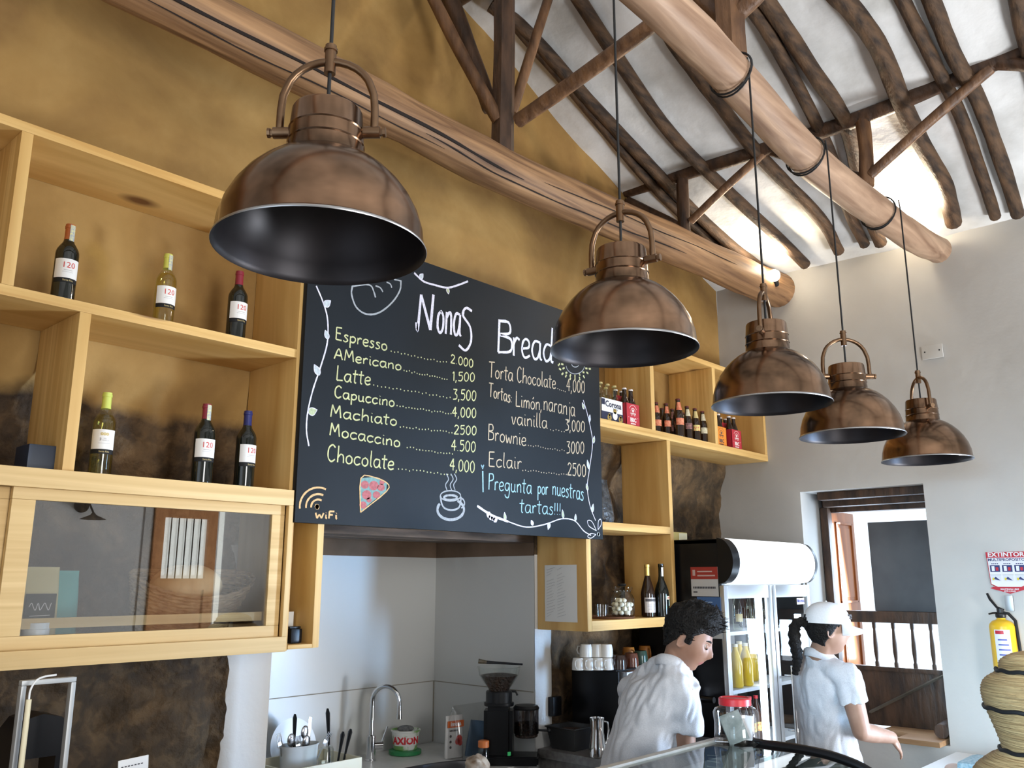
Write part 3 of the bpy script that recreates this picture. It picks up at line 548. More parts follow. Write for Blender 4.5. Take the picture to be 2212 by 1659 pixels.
def lamp(px, py, rz, label, beam_i, first=None):
    p = at(px, py, y=1.43); t = thing('pendant_lamp', label, 'pendant lamp', p, math.radians(rz), 'copper pendant lamps')
    if first is None:
        MB().lathe(OUT+INN, 64, mis=[0]*(len(OUT)-2)+[2]*2+[1]*(len(INN)-1)).build('lamp_shade', [M_cop, M_inner, M_steel], t, smooth=50)
        nk = [(.0835, .190), (.0815, .1945), (.0795, .222), (.0815, .2245), (.0795, .227), (.078, .253), (.080, .2555), (.078, .258), (.0745, .300), (.072, .305), (.010, .307)]
        MB().lathe(nk, 48).build('lamp_neck', M_cop, t, smooth=35)
        H0 = .268; P = [(-.101, 0, H0-.02), (-.101, 0, H0+.04), (-.098, 0, H0+.075)]+[(-.094*math.cos(a), 0, H0+.075+.082*math.sin(a)) for a in [PI*i/14 for i in range(1, 14)]]+[(.098, 0, H0+.075), (.101, 0, H0+.04), (.101, 0, H0-.02)]
        MB().tube(P, .0085, 12).build('yoke', M_brass, t, smooth=60)
        for s in (-1, 1):
            b = MB().tube([(s*.078, 0, H0-.012), (s*.114, 0, H0-.012)], .0125, 12); b.tube([(s*.114, 0, H0-.012), (s*.120, 0, H0-.012)], .008, 6); b.tube([(s*.120, 0, H0-.012), (s*.126, 0, H0-.012)], .011, 8); b.build('pivot_bolt', M_brass, t, smooth=35)
        MB().tube([(0, 0, H0+.128), (0, 0, H0+.196)], .0125, 12).tube([(0, 0, H0+.182), (0, 0, H0+.188)], .015, 12).build('cord_clamp', M_brass, t, smooth=35)
        MB().lathe([(.022, .178), (.022, .12), (.018, .112), (.0, .112)], 20).build('bulb_socket', M_blackm, t, smooth=40)
    else:
        for ch in [c for c in bpy.data.objects if c.parent == first and not c.name.startswith('cord') or (c.parent == first and c.name.startswith('cord_clamp'))]: copy_tree(ch, t)
    # the cord runs up to the pale beam and is wrapped round it (own length for every lamp)
    bz, by, br = beam_i; inv = Matrix.Rotation(-math.radians(rz), 3, 'Z'); L = lambda x, y, z: inv @ (Vector((x, y, z))-p)
    c = MB().tube([L(p.x, p.y, p.z+.305), L(p.x, p.y, bz-.01), L(p.x, p.y+.004, bz+.04)], .0042, 8)
    for k in range(2): c.tube([L(p.x+.012*k+.02*math.sin(a+k), by+(br+.006)*math.cos(a), bz+(br+.006)*math.sin(a)) for a in [2*PI*i/24 for i in range(25)]], .0042, 6)
    c.build('cord', M_cord, t, smooth=50); return t
def beam_at(x):
    q = min(catmull(B2, 24), key=lambda v: abs(v.x-x)); return (q.z, q.y, .090)
LP = [(693, 531, -48, 'first and largest-looking copper pendant lamp, hanging nearest, in front of the bottle shelf'), (1348, 750, -80, 'second copper pendant lamp, hanging over the right edge of the chalkboard'), (1666, 870, 14, 'third copper pendant lamp, its bail seen edge-on, in front of the beer shelf'),
      (1840, 938, -48, 'fourth copper pendant lamp, overlapping between its two neighbours against the white wall'), (2002, 991, 42, 'fifth and farthest copper pendant lamp, hanging over the window')]
lamp0 = None
for px, py, rz, lab in LP:
    t = lamp(px, py, rz, lab, beam_at(at(px, py, y=1.43).x), lamp0); lamp0 = lamp0 or t

# glowing spot bulbs by the beam ends
M_bulb = paint('lit_bulb', (1, .95, .85), .3, emit=(1, .86, .62, 60))
def bulb(p, label, power, aim):
    t = thing('spot_bulb', label, 'light bulb', p, 0, 'spot bulbs at the beam ends'); MB().ball((0, 0, 0), .043, 16).build('bulb_glass', M_bulb, t, smooth=80)
    d = Vector(aim).normalized(); MB().tube([d*.038, d*.085], (.024, .020), 12).build('bulb_holder', M_blackm, t, smooth=40)
    for kind, e in (('SPOT', power), ('POINT', power*.025)):      # reflector bulb: most of the light goes up along the roof, a little spills round
        l = bpy.data.lights.new('bulb_light', kind); l.energy = e; l.color = (1, .86, .64); l.shadow_soft_size = .04; lo = bpy.data.objects.new('bulb_light', l); COL.objects.link(lo); lo.location = Vector(p)-d*.055
        if kind == 'SPOT': l.spot_size = math.radians(165); l.spot_blend = .8; lo.rotation_euler = (-d).to_track_quat('-Z', 'Y').to_euler()
    return t
bulb(at(1672, 595, x=5.62), 'glowing round bulb at the wall end of the thick beam', 36, (.75, .2, -.65))
bulb(Vector((5.66, 1.69, 4.03)), 'glowing bulb hidden behind the end of the pale lamp beam', 120, (.75, .1, -.65))
# ================================================================ BOTTLES
M_dkgl = paint('dark_bottle_glass', (.006, .008, .006), .06, spec=.7); M_brgl = paint('brown_bottle_glass', (.022, .009, .004), .08, spec=.7)
M_lab = paint('label_paper', (.82, .80, .77), .6); M_txr = paint('label_red_print', (.62, .06, .05), .6); M_txg = paint('label_gold_print', (.62, .48, .20), .5); M_txk = paint('label_dark_print', (.08, .07, .07), .6); M_txgr = paint('label_grey_print', (.45, .43, .42), .7)
M_wwine = glass('white_wine', (.93, .89, .58), .02); M_clr = glass('pale_bottle_glass', (.93, .95, .86), .02, extra=.02)
M_seal = mat('seal_strip', (.70, .66, .30), (.30, .34, .45), sc=120, rough=.5)
def wrap(mb, txt, size, r, z, a0, c=(0, 0, 0), mi=0, align='CENTER', bold=0, e=.0006):
    v, f = text_geo(txt, size, align, bold); mb.add([(c[0]+(r+e)*math.cos(a0+p.x/r), c[1]+(r+e)*math.sin(a0+p.x/r), c[2]+z+p.y) for p in v], f, mi)
def wine(label, p, az, cap, white=False, lab='120', strip=None, grp='wine bottles on the pine shelf'):
    t = thing('wine_bottle', label, 'wine bottle', p, math.radians(az), grp)
    pr = [(.030, .003), (.0340, 0), (.0372, .004), (.0375, .01), (.0375, .188), (.0368, .198), (.034, .208), (.027, .221), (.0195, .232), (.0160, .242), (.0146, .255), (.0146, .285), (.0160, .2862), (.0160, .293), (.0145, .294), (.0145, .300), (0, .300)]
    MB().lathe(pr, 28).build('bottle_glass', M_clr if white else M_dkgl, t, smooth=40)
    if white: MB().lathe([(.034, .006), (.0355, .01), (.0355, .186), (.0345, .198), (.031, .208), (.0245, .220), (0, .2205)], 24).build('wine', M_wwine, t, smooth=40)
    MB().lathe([(.0151, .243), (.0151, .284), (.0168, .285), (.0168, .294), (.0156, .3012), (0, .3015)] if False else [(.0164, .2432), (.0154, .252), (.0152, .284), (.0168, .2855), (.0168, .2935), (.0154, .2945), (.0154, .3006), (0, .3012)], 20).build('foil_capsule', cap, t, smooth=35)
    if strip: MB().band(.0172, .236, .296, -.1, 1.0, n=5).build('seal_strip', M_seal, t)
    lb = MB().band(.0382, .098, .166, -1.15, 1.15, n=22).build('paper_label', M_lab, t, smooth=60)
    mb = MB(); a = .10
    if lab == '120': wrap(mb, '120', .029, .0384, .1425, a, mi=0); mb.band(.0386, .1245, .1262, a-.36, a+.36, n=6, mi=1).band(.0386, .1185, .1195, a-.48, a+.42, n=6, mi=1)
    else:
        for k in (-1, 0, 1):
            for q in range(12):
                r1, r2 = .0052, .0016; A = [2*PI*(q+s)/12 for s in (0, 1)]
                mb.add([(.0388*math.cos(a+(k*.0085+r*math.cos(x))/.0384), .0388*math.sin(a+(k*.0085+r*math.cos(x))/.0384), .150+r*math.sin(x)) for x, r in ((A[0], r1), (A[1], r1), (A[1], r2), (A[0], r2))], [(0, 1, 2, 3)], 2)
        wrap(mb, '3', .014, .0384, .131, a-.32, mi=3); wrap(mb, 'TRES', .005, .0384, .134, a+.05, mi=1); wrap(mb, 'MEDALLAS', .005, .0384, .128, a+.12, mi=1); mb.band(.0386, .1175, .1187, a-.5, a+.5, n=6, mi=1)
    mb.build('lettering', [M_txr, M_txgr, M_txg, M_txk], lb)
    bd = MB().band(.0383, .082, .0975, -1.15, 1.15, n=22).build('black_band', M_blackm, t, smooth=60); mb = MB(); wrap(mb, 'Santa Rita', .0085, .0385, .0895, .16); mb.build('lettering', M_txg, bd)
    return t
FC = lambda n, c, r=.35: paint(n, c, r)
F_or = FC('capsule_orange', (.42, .11, .03)); F_gr = FC('capsule_yellow_green', (.58, .56, .10)); F_bu = FC('capsule_burgundy', (.22, .015, .03)); F_li = FC('capsule_lime', (.58, .64, .13)); F_na = FC('capsule_navy', (.012, .014, .10))
def wx(px, py, y, z): p = at(px, py, y=y); return Vector((p.x, y, z))
wine('dark wine bottle with orange capsule on the upper shelf', wx(142, 580, 3.03, 2.721), 258, F_or, strip=True)
wine('clear white wine bottle with yellow-green capsule on the upper shelf', wx(358, 620, 3.05, 2.721), 262, F_gr, True, strip=True)
wine('dark wine bottle with burgundy capsule on the upper shelf under the nearest lamp', wx(513, 660, 3.02, 2.721), 262, F_bu)
wine('white wine bottle with lime capsule and black label band on the lower shelf', wx(221, 960, 3.05, 2.159), 250, F_li, True, lab='3')
wine('dark wine bottle with burgundy capsule and seal strip on the lower shelf', wx(441, 960, 2.98, 2.159), 256, F_bu, strip=True)
wine('dark wine bottle with navy capsule on the lower shelf', wx(531, 970, 2.99, 2.159), 272, F_na)
p = at(90, 1010, y=3.03); M_navy = paint('navy_card', (.012, .022, .045), .5)
t = tag(MB().rbox(-.065, .06, -.06, .06, 0, .085, b=.006).build('box', M_navy, smooth=30, loc=(p.x, 3.03, 2.159)), 'dark navy box at the left end of the lower wine shelf', 'box')
# beers and their carriers
def beer(label, p, az, lc, nc, h=1.0, cap=None, grp='dark beer bottles on the right shelf', glassm=None):
    t = thing('beer_bottle', label, 'beer bottle', p, math.radians(az), grp)
    MB().lathe([(.027, 0), (.0300, .004), (.0305, .01), (.0305, .125), (.029, .138), (.022, .160), (.0155, .182), (.0130, .205), (.0130, .222), (0, .2225)], 18).build('bottle_glass', glassm or M_brgl, t, smooth=40)
    MB().lathe([(.0145, .219), (.0145, .226), (.0135, .229), (0, .2295)], 12).build('crown_cap', cap or M_blackm, t, smooth=30)
    if lc: MB().band(.0309, .072, .112, -1.1, 1.1, n=12).build('paper_label', lc, t, smooth=60)
    if nc: MB().band(.0232, .160, .208, -1.1, 1.1, n=8, r1=.0136).build('neck_label', nc, t, smooth=60)
    t.scale = (h, h, h); return t
L_or = mat('label_orange_red', (.62, .13, .06), (.78, .33, .18), sc=90, rough=.6); L_ye = mat('label_yellow', (.72, .58, .20), (.60, .16, .08), sc=70, rough=.6, ramp=(.5, .62)); L_cr = mat('label_cream', (.66, .60, .42), (.40, .34, .22), sc=80, rough=.6, ramp=(.5, .7)); L_bk = mat('label_dark', (.10, .05, .05), (.35, .16, .14), sc=70, rough=.6); L_gd = paint('neck_gold', (.58, .46, .20), .45)
C_red = paint('cap_maroon', (.12, .02, .02), .4); ZS = 2.716
for lab, px, y, lc, nc in (('dark beer with orange label, leftmost on the right shelf beside the divider', 1418.5, 3.05, L_or, L_or), ('dark beer with orange label, second in the front row from the divider', 1440, 3.02, L_or, L_or), ('dark beer with a large orange label, the foremost in the middle of the row', 1466, 2.955, L_or, L_or), ('dark beer with a dark reddish label right of the foremost bottle', 1485, 2.97, L_bk, L_cr),
    ('dark beer with yellow label and gold neck in the front row', 1502, 2.97, L_ye, L_gd), ('dark beer with cream label and cream neck at the right end of the row', 1518, 2.985, L_cr, L_cr), ('dark beer half hidden behind the second and foremost bottles', 1453, 3.09, L_bk, L_bk), ('dark beer at the back between the foremost bottle and the dark-labelled one', 1475, 3.11, L_bk, L_cr), ('dark beer at the back showing between the dark and yellow labels', 1494, 3.12, None, L_cr), ('dark beer at the back left, behind the second bottle', 1431, 3.13, None, None)):
    beer(lab, wx(px, 915, y, ZS), 250, lc, nc, 1.12 if 'foremost in' in lab else 1.0, C_red)
def carrier(name, label, x, y, w, d, h, face, bottles, group=None, art=None):
    t = thing(name, label, 'beer carrier', (x, y, ZS), 0, group); b = MB(); b.box(-w/2, w/2, -d/2, -d/2+.003, 0, h).box(-w/2, w/2, d/2-.003, d/2, 0, h).box(-w/2, -w/2+.003, -d/2, d/2, 0, h).box(w/2-.003, w/2, -d/2, d/2, 0, h).box(-w/2, w/2, -d/2, d/2, 0, .003)
    b.prism([(-d/2+.0+.0, h), (d/2, h)][:0] or [(-.0015, 0), (.0015, 0), (.0015, h+.055), (-.0015, h+.055)], 'x', -w/2, w/2) if bottles else None
    b.build('carton', face, t); art(t, w, d, h); return t
M_cred = paint('carton_red', (.48, .028, .045), .5); M_cor = paint('carton_orange', (.78, .26, .03), .5); M_cwh = paint('carton_white', (.80, .80, .80), .5); M_cnv = paint('carton_navy', (.015, .020, .055), .5); M_pw = paint('print_white', (.85, .80, .78), .6)
def flat(mb, txt, size, x, z, y, mi=0, bold=0):
    v, f = text_geo(txt, size, 'CENTER', bold); mb.add([(x+p.x, y, z+p.y) for p in v], f, mi)
def ring(mb, x, z, r1, r2, y, a0=0, a1=360, n=20, mi=0):
    for i in range(n):
        A = [math.radians(a0+(a1-a0)*(i+s)/n) for s in (0, 1)]; mb.add([(x+r*math.cos(q), y, z+r*math.sin(q)) for q, r in ((A[0], r1), (A[1], r1), (A[1], r2), (A[0], r2))], [(0, 1, 2, 3)], mi)
def art_bbc(mi):
    def f(t, w, d, h):
        mb = MB(); y = -d/2-.0006; flat(mb, 'BBC', .034, 0, .036, y, bold=.0012); [mb.box(-.026+.0088*i, -.020+.0088*i, y, y+.0003, .010, .018) for i in range(6)]
        ring(mb, 0, .086, .042, .0395, y, 25, 155); ring(mb, 0, .086, .024, .021, y, 0, 180); mb.box(-.028, .028, y, y+.0003, .073, .079); ring(mb, -.015, .070, .008, .005, y); ring(mb, .015, .070, .008, .005, y); mb.box(-.008, .008, y, y+.0003, .084, .100)
        for s in (-1, 1): mb.box(s*.046-.004, s*.046+.004, y, y+.0003, .050, .052)
        mb.build('lettering', M_pw if mi == 0 else M_txk, t)
    return f
def art_cor(t, w, d, h):
    MB().box(-w/2-.0004, w/2+.0004, -d/2-.0006, -d/2, 0, h*.42).build('printed_band', M_cnv, t); mb = MB(); y = -d/2-.0012
    flat(mb, 'Corona', .050, .010, h*.76, y, 0, .0012); flat(mb, 'Extra', .020, .030, h*.58, y, 0); ring(mb, .025, h*.30, .024, .0, y, mi=1); ring(mb, .025, h*.50, .016, .0, y, mi=2)
    for s in (-1, 1): ring(mb, .025+s*.055, h*.18, .020, .006, y, mi=2); mb.box(.025+s*.055-.008, .025+s*.055+.008, y, y+.0003, h*.24, h*.36, 2)
    mb.box(-w/2+.004, -w/2+.034, y, y+.0003, h*.70, h*.96, 0); mb.build('lettering', [M_cnv, M_pw, M_gold], t)
BR = 'beer carriers on the right shelf'
x = at(1315, 880, y=2.96).x; CX = x; carrier('beer_carrier', 'white and navy beer carrier with clear bottles at the board edge', x, 3.0, .21, .13, .135, M_cwh, False, BR, art_cor)
def clearbeer(label, x, y):
    t = beer(label, (x, y, ZS+.004), 250, None, None, 1, L_gd, 'clear beer bottles in the white carrier', M_clr); MB().lathe([(.028, .004), (.0295, .01), (.0295, .125), (.027, .14), (.021, .158), (0, .159)], 14).build('beer', M_wwine, t, smooth=40)
for i, (dx, dy, w) in enumerate(((-.068, -.032, 'front left'), (0, -.032, 'front middle'), (.068, -.032, 'front right'), (-.068, .032, 'rear left'), (0, .032, 'rear middle'), (.068, .032, 'rear right'))): clearbeer('clear beer bottle standing in the white carrier, %s slot' % w, x+dx, 3.0+dy)
def four(xc, yc, what):
    for dx, dy, w in ((-.033, -.033, 'front left'), (.033, -.033, 'front right'), (-.033, .033, 'rear left'), (.033, .033, 'rear right')): beer('brown beer bottle in the %s, %s slot' % (what, w), (xc+dx, yc+dy, ZS+.004), 250, None, None, 1, M_pw, 'brown beer bottles in carriers')
for px, y, lab, m, mi, what, pyc in ((1368, 2.99, 'red beer carrier beside the white carrier', M_cred, 0, 'red carrier beside the white one', 900), (1559, 3.0, 'orange beer carrier beside the right divider', M_cor, 1, 'orange carrier', 945), (1592, 2.99, 'red beer carrier at the right end of the beer shelf', M_cred, 0, 'red carrier at the right end', 952)):
    xc = at(px, pyc, y=y-.07).x; carrier('beer_carrier', lab, xc, y, .138, .138, .135, m, True, BR, art_bbc(mi)); four(xc, y, what)
# liqueurs, jar and cup in the lowest box
def liqueur(label, p, cap, lab, baileys=False):
    t = thing('liqueur_bottle', label, 'liqueur bottle', p, math.radians(250), 'liqueur bottles in the lowest box')
    pr = [(.036, 0), (.041, .004), (.0415, .12), (.041, .135), (.036, .160), (.026, .195), (.0175, .225), (.0145, .245), (.0140, .285), (.0155, .287), (.0155, .298), (0, .298)]
    if baileys: pr = [(.038, 0), (.043, .004), (.0435, .125), (.041, .15), (.030, .185), (.019, .21), (.0155, .235), (.0150, .285), (.0165, .287), (.0165, .305), (0, .305)]
    MB().lathe(pr, 24).build('bottle_glass', M_brgl if not baileys else M_dkgl, t, smooth=40)
    if not baileys:
        MB().lathe([(.0165, .228), (.0152, .246), (.0150, .284), (.0168, .286), (.0168, .3), (0, .3005)], 16).build('foil_capsule', M_gold, t, smooth=35)
        l = MB().band(.0424, .025, .110, -1.1, 1.1, n=16).build('paper_label', lab, t, smooth=60); MB().band(.0428, .088, .104, -1.0, 1.0, n=14).build('label_stripe', M_txk, t, smooth=60); mb = MB()
        for z, q in ((.068, .6), (.060, .75), (.050, .45), (.042, .6)): mb.band(.0430, z, z+.0035, -q, q, n=8)
        mb.build('printed_lines', M_txgr, l)
    else:
        MB().band(.0172, .232, .285, -.5, .3, n=4).build('seal_strip', M_paper, t)
        l = MB().band(.0441, .098, .118, .1, 1.5, n=10).build('paper_label', M_cream, t, smooth=60); mb = MB(); wrap(mb, 'BAILEYS', .0125, .0443, .108, .75, e=.0008, bold=.0004); mb.build('lettering', M_txr, l)
        MB().band(.0441, .062, .094, .5, 1.1, n=6).build('paper_label', paint('label_green', (.30, .42, .36), .6), t, smooth=60)
    return t
ZB = 1.611
M_silv = paint('label_silver', (.62, .56, .52), .35, metal=.3)
liqueur('dark liqueur bottle with gold neck and silver label', wx(1400, 1300, 2.975, ZB), M_gold, M_silv); liqueur('black round-shouldered liqueur bottle beside the pine column', wx(1430, 1300, 2.937, ZB), None, None, True)
p = wx(1345, 1320, 2.99, ZB+.012); t = thing('glass_jar', 'glass jar of white meringues on a wooden tray', 'jar', p)
MB().lathe([(.058, 0), (.066, .004), (.068, .02), (.068, .095), (.060, .115), (.050, .125), (.050, .14), (.0485, .14), (.0485, .126), (.058, .115), (.066, .094), (.066, .02), (.056, .004)], 28).build('jar_glass', M_glass, t, smooth=50)
MB().lathe([(.048, .132), (.052, .142), (.060, .15), (.060, .158), (.052, .163), (0, .165)], 24).build('jar_lid', M_glass, t, smooth=50); MB().lathe([(.018, .163), (.026, .172), (.022, .178), (0, .18)], 16).build('lid_knob', M_blackp, t, smooth=50)
M_mer = mat('meringue', (.78, .72, .55), (.85, .82, .72), sc=40, rough=.8)
n = 0
for k in range(4):
    for q in range(9 if k < 3 else 5):
        a = q*.72+k*.4; r = .048 if q < 7 else .02
        if k == 3: r *= .6
        mo = MB().ball((0, 0, 0), (.0155, .0155, .013), 10).build('meringue', M_mer, smooth=80, loc=(p.x+r*math.cos(a), p.y+r*math.sin(a), p.z+.018+k*.0225)); tag(mo, 'small white meringue heaped in the glass jar', 'meringue', 'meringues in the glass jar')
M_tray = mat('tray_wood', (.09, .035, .018), (.16, .07, .035), scale=(3, 30, 30), sc=2, rough=.5)
tp = wx(1325, 1335, 2.99, ZB); tag(MB().lathe([(.0, 0), (.150, 0), (.158, .010), (.154, .011), (.147, .005), (0, .005)], 36).build('tray', M_tray, smooth=40, loc=(at(1325, 1335, y=3.04).x-.03, 3.06, ZB)), 'dark round wooden tray under the jar of meringues', 'tray')
cp = wx(1300, 1320, 3.03, ZB+.006); t = thing('glass_cup', 'clear glass cup beside the meringue jar', 'cup', cp); MB().lathe([(.030, 0), (.036, .003), (.038, .07), (.0365, .07), (.034, .005), (0, .004)], 24).build('cup_glass', M_glass, t, smooth=50); MB().tube([(.036, 0, .060), (.055, 0, .058), (.066, 0, .045), (.066, 0, .028), (.054, 0, .014), (.035, 0, .012)], .004, 8).build('cup_handle', M_glass, t, smooth=60); t.rotation_euler[2] = -.75
bp_ = wx(1306, 1085, 3.0, 2.136); M_film = mat('black_film', (.012, .012, .013), (.06, .06, .06), sc=30, rough=.25, bump=.6)
bag = MB()
for i, (hw, hd, z) in enumerate(((.055, .035, 0), (.062, .040, .03), (.058, .034, .09), (.050, .024, .14), (.036, .012, .19), (.026, .004, .235), (.030, .002, .25))):
    for q in range(20): a = 2*PI*q/20; bag.v.append((hw*math.copysign(abs(math.cos(a))**.7, math.cos(a))*(1+.07*noise.noise(Vector((q, i, 0)))), hd*math.copysign(abs(math.sin(a))**.7, math.sin(a))*(1+.15*noise.noise(Vector((q, i, 4)))), z))
for i in range(6):
    for q in range(20): bag.f.append((i*20+q, i*20+(q+1) % 20, (i+1)*20+(q+1) % 20, (i+1)*20+q)); bag.m.append(0)
bag.f += [tuple(range(20))[::-1], tuple(range(120, 140))]; bag.m += [0, 0]
tag(bag.build('bag', M_film, smooth=50, loc=bp_), 'black foil bag half hidden behind the right edge of the chalkboard', 'bag')
# paper list on the side panel of the right shelf
ls = thing('paper_list', 'handwritten paper list taped on the side of the right shelf', 'paper', (3.7285, 3.08, 1.75)); pb = MB(); N = 8
for i in range(N+1):
    for j in range(N+1): pb.v.append((-.0006-.003*abs(noise.noise(Vector((i*.5, j*.5, 0)))), .112-(.226)*i/N, -.148+(.30)*j/N))
for i in range(N):
    for j in range(N): pb.f.append((i*(N+1)+j, (i+1)*(N+1)+j, (i+1)*(N+1)+j+1, i*(N+1)+j+1)); pb.m.append(0)
pb.build('sheet', M_paper, ls, smooth=80); sc = MB()
for c in (.095, .02):
    for k in range(17):
        y = c; z = .125-k*.0155
        if rnd.random() < .12: continue
        L = rnd.uniform(.03, .062); pts = [(-.0050, y-L*i/14, z+.0026*math.sin(i*2.3+k)+.001*i) for i in range(15)]; 
        vs = []
        for q in pts: vs += [(q[0], q[1], q[2]-.0007), (q[0], q[1], q[2]+.0007)]
        sc.add(vs, [(2*i, 2*i+2, 2*i+3, 2*i+1) for i in range(14)])
sc.build('handwriting', paint('pencil', (.35, .35, .36), .8), ls)

# ================================================================ INSIDE THE GLASS CABINET AND THE NARROW BOX
M_wick = mat('wicker', (.16, .09, .04), (.36, .23, .11), scale=(8, 8, 30), sc=3, rough=.7, bump=.6)
bx0 = at(412, 1300, y=3.06); t = thing('bread_basket', 'oval wicker basket behind the cabinet glass', 'basket', (bx0.x, 3.135, 1.625)); t.scale = (1, .50, 1.25); t.rotation_euler = (math.radians(24), 0, 0); b = MB()
for k in range(15):
    h = k/14; r = .155+.075*h**.8; pts = [((r+.005*math.sin(q*24*2*PI/96+k*PI))*math.cos(2*PI*q/96), (r+.005*math.sin(q*24*2*PI/96+k*PI))*math.sin(2*PI*q/96), .008+.150*h+.028*h*abs(math.cos(2*PI*q/96))**2) for q in range(97)]; b.tube(pts, .0062, 5, cap=False)
b.build('basket_wall', M_wick, t, smooth=60); MB().lathe([(0, .002), (.158, .002), (.158, .008), (0, .010)], 32).build('basket_base', M_wick, t)
lf = MB().ball((0, 0, 0), (.135, .085, .080), 28); lf.v = [(x*(1+.06*noise.noise(Vector((x*9, y*9, z*9)))), y, z-.016*math.exp(-((y-.01*math.sin(x*30))/.016)**2)*(1 if z > 0 else 0)) for x, y, z in lf.v]
M_bread = mat('bread_crust', (.42, .26, .11), (.62, .45, .24), sc=7, rough=.75, bump=.2, bsc=20); tag(lf.build('bread_loaf', M_bread, smooth=80, loc=(bx0.x-.02, 3.06, 1.80)), 'round bread loaf lying in the wicker basket', 'bread')
def pouch(name, label, p, w, d, h, m, cat='bag', face=None, rz=0, group=None):
    t = thing(name, label, cat, p, rz, group); b = MB(); n = 20; S_ = ((1, 1, 0), (1.02, 1.05, .08), (1, .95, .4), (.97, .75, .7), (.95, .35, .9), (.95, .06, .96), (.95, .05, 1))
    for sx, sy, z in S_:
        for q in range(n):
            a = 2*PI*q/n; b.v.append((w/2*sx*math.copysign(abs(math.cos(a))**.5, math.cos(a)), d/2*sy*math.copysign(abs(math.sin(a))**.7, math.sin(a)), h*z))
    for i in range(len(S_)-1):
        for q in range(n): b.f.append((i*n+q, i*n+(q+1) % n, (i+1)*n+(q+1) % n, (i+1)*n+q)); b.m.append(0)
    b.f += [tuple(range(n))[::-1], tuple(range(n*(len(S_)-1), n*len(S_)))]; b.m += [0, 0]; b.build('pouch', m, t, smooth=50)
    if face: face(t, w, d, h)
    return t
def coffee_face(t, w, d, h):
    l = MB().box(-w*.36, w*.36, -d*.53-.002, -d*.50, h*.28, h*.68).build('paper_label', M_blackm, t); mb = MB(); P = catmull([Vector((-.034+.0065*i, -d*.53-.003, h*.51+(.016 if i % 3 == 1 else -.006 if i % 2 else .004))) for i in range(11)], 4); mb.tube(P, .0012, 5); mb.tube([Vector((-.03, -d*.53-.003, h*.42)), Vector((.03, -d*.53-.003, h*.425))], .0010, 5); mb.build('script_print', M_pw, l)
q = at(75, 1290, y=3.02); pouch('coffee_bag', 'cream coffee bag with dark label behind the cabinet glass', (q.x+.01, 3.03, 1.602), .125, .07, .26, paint('bag_cream', (.62, .50, .25), .6), face=coffee_face)
q = at(122, 1290, y=3.10); pouch('coffee_bag', 'teal bag standing behind the cream coffee bag', (q.x+.01, 3.12, 1.602), .13, .07, .25, paint('bag_teal', (.10, .38, .33), .5))
q = at(66, 1330, y=2.965); t = thing('tin', 'small white tin with a green leaf print behind the cabinet glass', 'tin', (q.x+.02, 2.965, 1.602)); MB().lathe([(0, 0), (.036, 0), (.038, .003), (.038, .07), (.040, .072), (.040, .09), (0, .091)], 24).build('tin_body', M_wht, t, smooth=30); ft = MB(); wrap(ft, '*', .05, .0383, .03, -1.8); ft.build('leaf_print', paint('print_green', (.1, .3, .1), .6), t)
q = wx(628, 1370, 2.97, 1.585); t = thing('card_reader', 'small black device leaning on white paper in the narrow box', 'device', q); MB().rbox(-.018, .032, -.03, .03, 0, .055, b=.008).build('case', M_black, t, smooth=40); MB().rbox(-.02, .030, -.022, .022, .055, .062, b=.004).build('top_cover', M_blackp, t, smooth=40)
tag(MB().box(-.015, .030, 0, .002, 0, .115).build('paper_slip', M_paper, loc=(q.x+.012, q.y+.05, 1.585)), 'white paper slip standing in the narrow box behind the black device', 'paper')
# ================================================================ KITCHEN COUNTER IN THE NICHE
M_ctr = mat('white_worktop', (.66, .65, .62), (.72, .71, .69), sc=30, rough=.3); M_cab = paint('cabinet_white', (.62, .61, .59), .5); M_ctr2 = mat('dark_worktop', (.10, .09, .085), (.16, .15, .14), sc=40, rough=.35)
kc = thing('kitchen_counter', 'white sink worktop set into the niche', 'counter'); mb = MB(); cx, cy, ex, ey = 3.12, 3.44, .36, .155; x0, x1, y0, y1, zt = NX0+.004, NX1-.004, 3.238, NY-.004, .886; n = 64; A = []; B = []
for i in range(n):
    a = 2*PI*i/n; dx, dy = math.cos(a), math.sin(a); A.append((cx+ex*dx, cy+ey*dy)); t = min((x1-cx)/dx if dx > 1e-9 else 9, (x0-cx)/dx if dx < -1e-9 else 9, (y1-cy)/dy if dy > 1e-9 else 9, (y0-cy)/dy if dy < -1e-9 else 9); B.append((cx+t*dx, cy+t*dy))
for (bx_, by_) in ((x0, y0), (x1, y0), (x0, y1), (x1, y1)): k = min(range(n), key=lambda q: (B[q][0]-bx_)**2+(B[q][1]-by_)**2); B[k] = (bx_, by_)
for z in (zt, zt-.04): mb.v += [(*p, z) for p in A]+[(*p, z) for p in B]
for i in range(n):
    j = (i+1) % n; mb.f += [(i, j, n+j, n+i), (2*n+i, 3*n+i, 3*n+j, 2*n+j), (n+i, n+j, 3*n+j, 3*n+i), (i, 2*n+i, 2*n+j, j)]; mb.m += [0]*4
mb.build('worktop', M_ctr, kc); MB().box(x0, x1, y0+.03, y1, 0, .845).build('base_cabinet', M_cab, kc)
sk = MB(); pr = [(1.06, .002), (1.03, .006), (1.0, .003), (.97, -.02), (.93, -.12), (.80, -.15), (0, -.155)]
for r, z in pr: sk.v += [(cx+ex*r*math.cos(2*PI*q/n), cy+ey*r*math.sin(2*PI*q/n), zt+z) for q in range(n)]
for k in range(len(pr)-1):
    for q in range(n): sk.f.append((k*n+q, k*n+(q+1) % n, (k+1)*n+(q+1) % n, (k+1)*n+q)); sk.m.append(0)
sk.build('sink_basin', paint('dark_steel', (.13, .13, .14), .35, metal=1), kc, smooth=40)
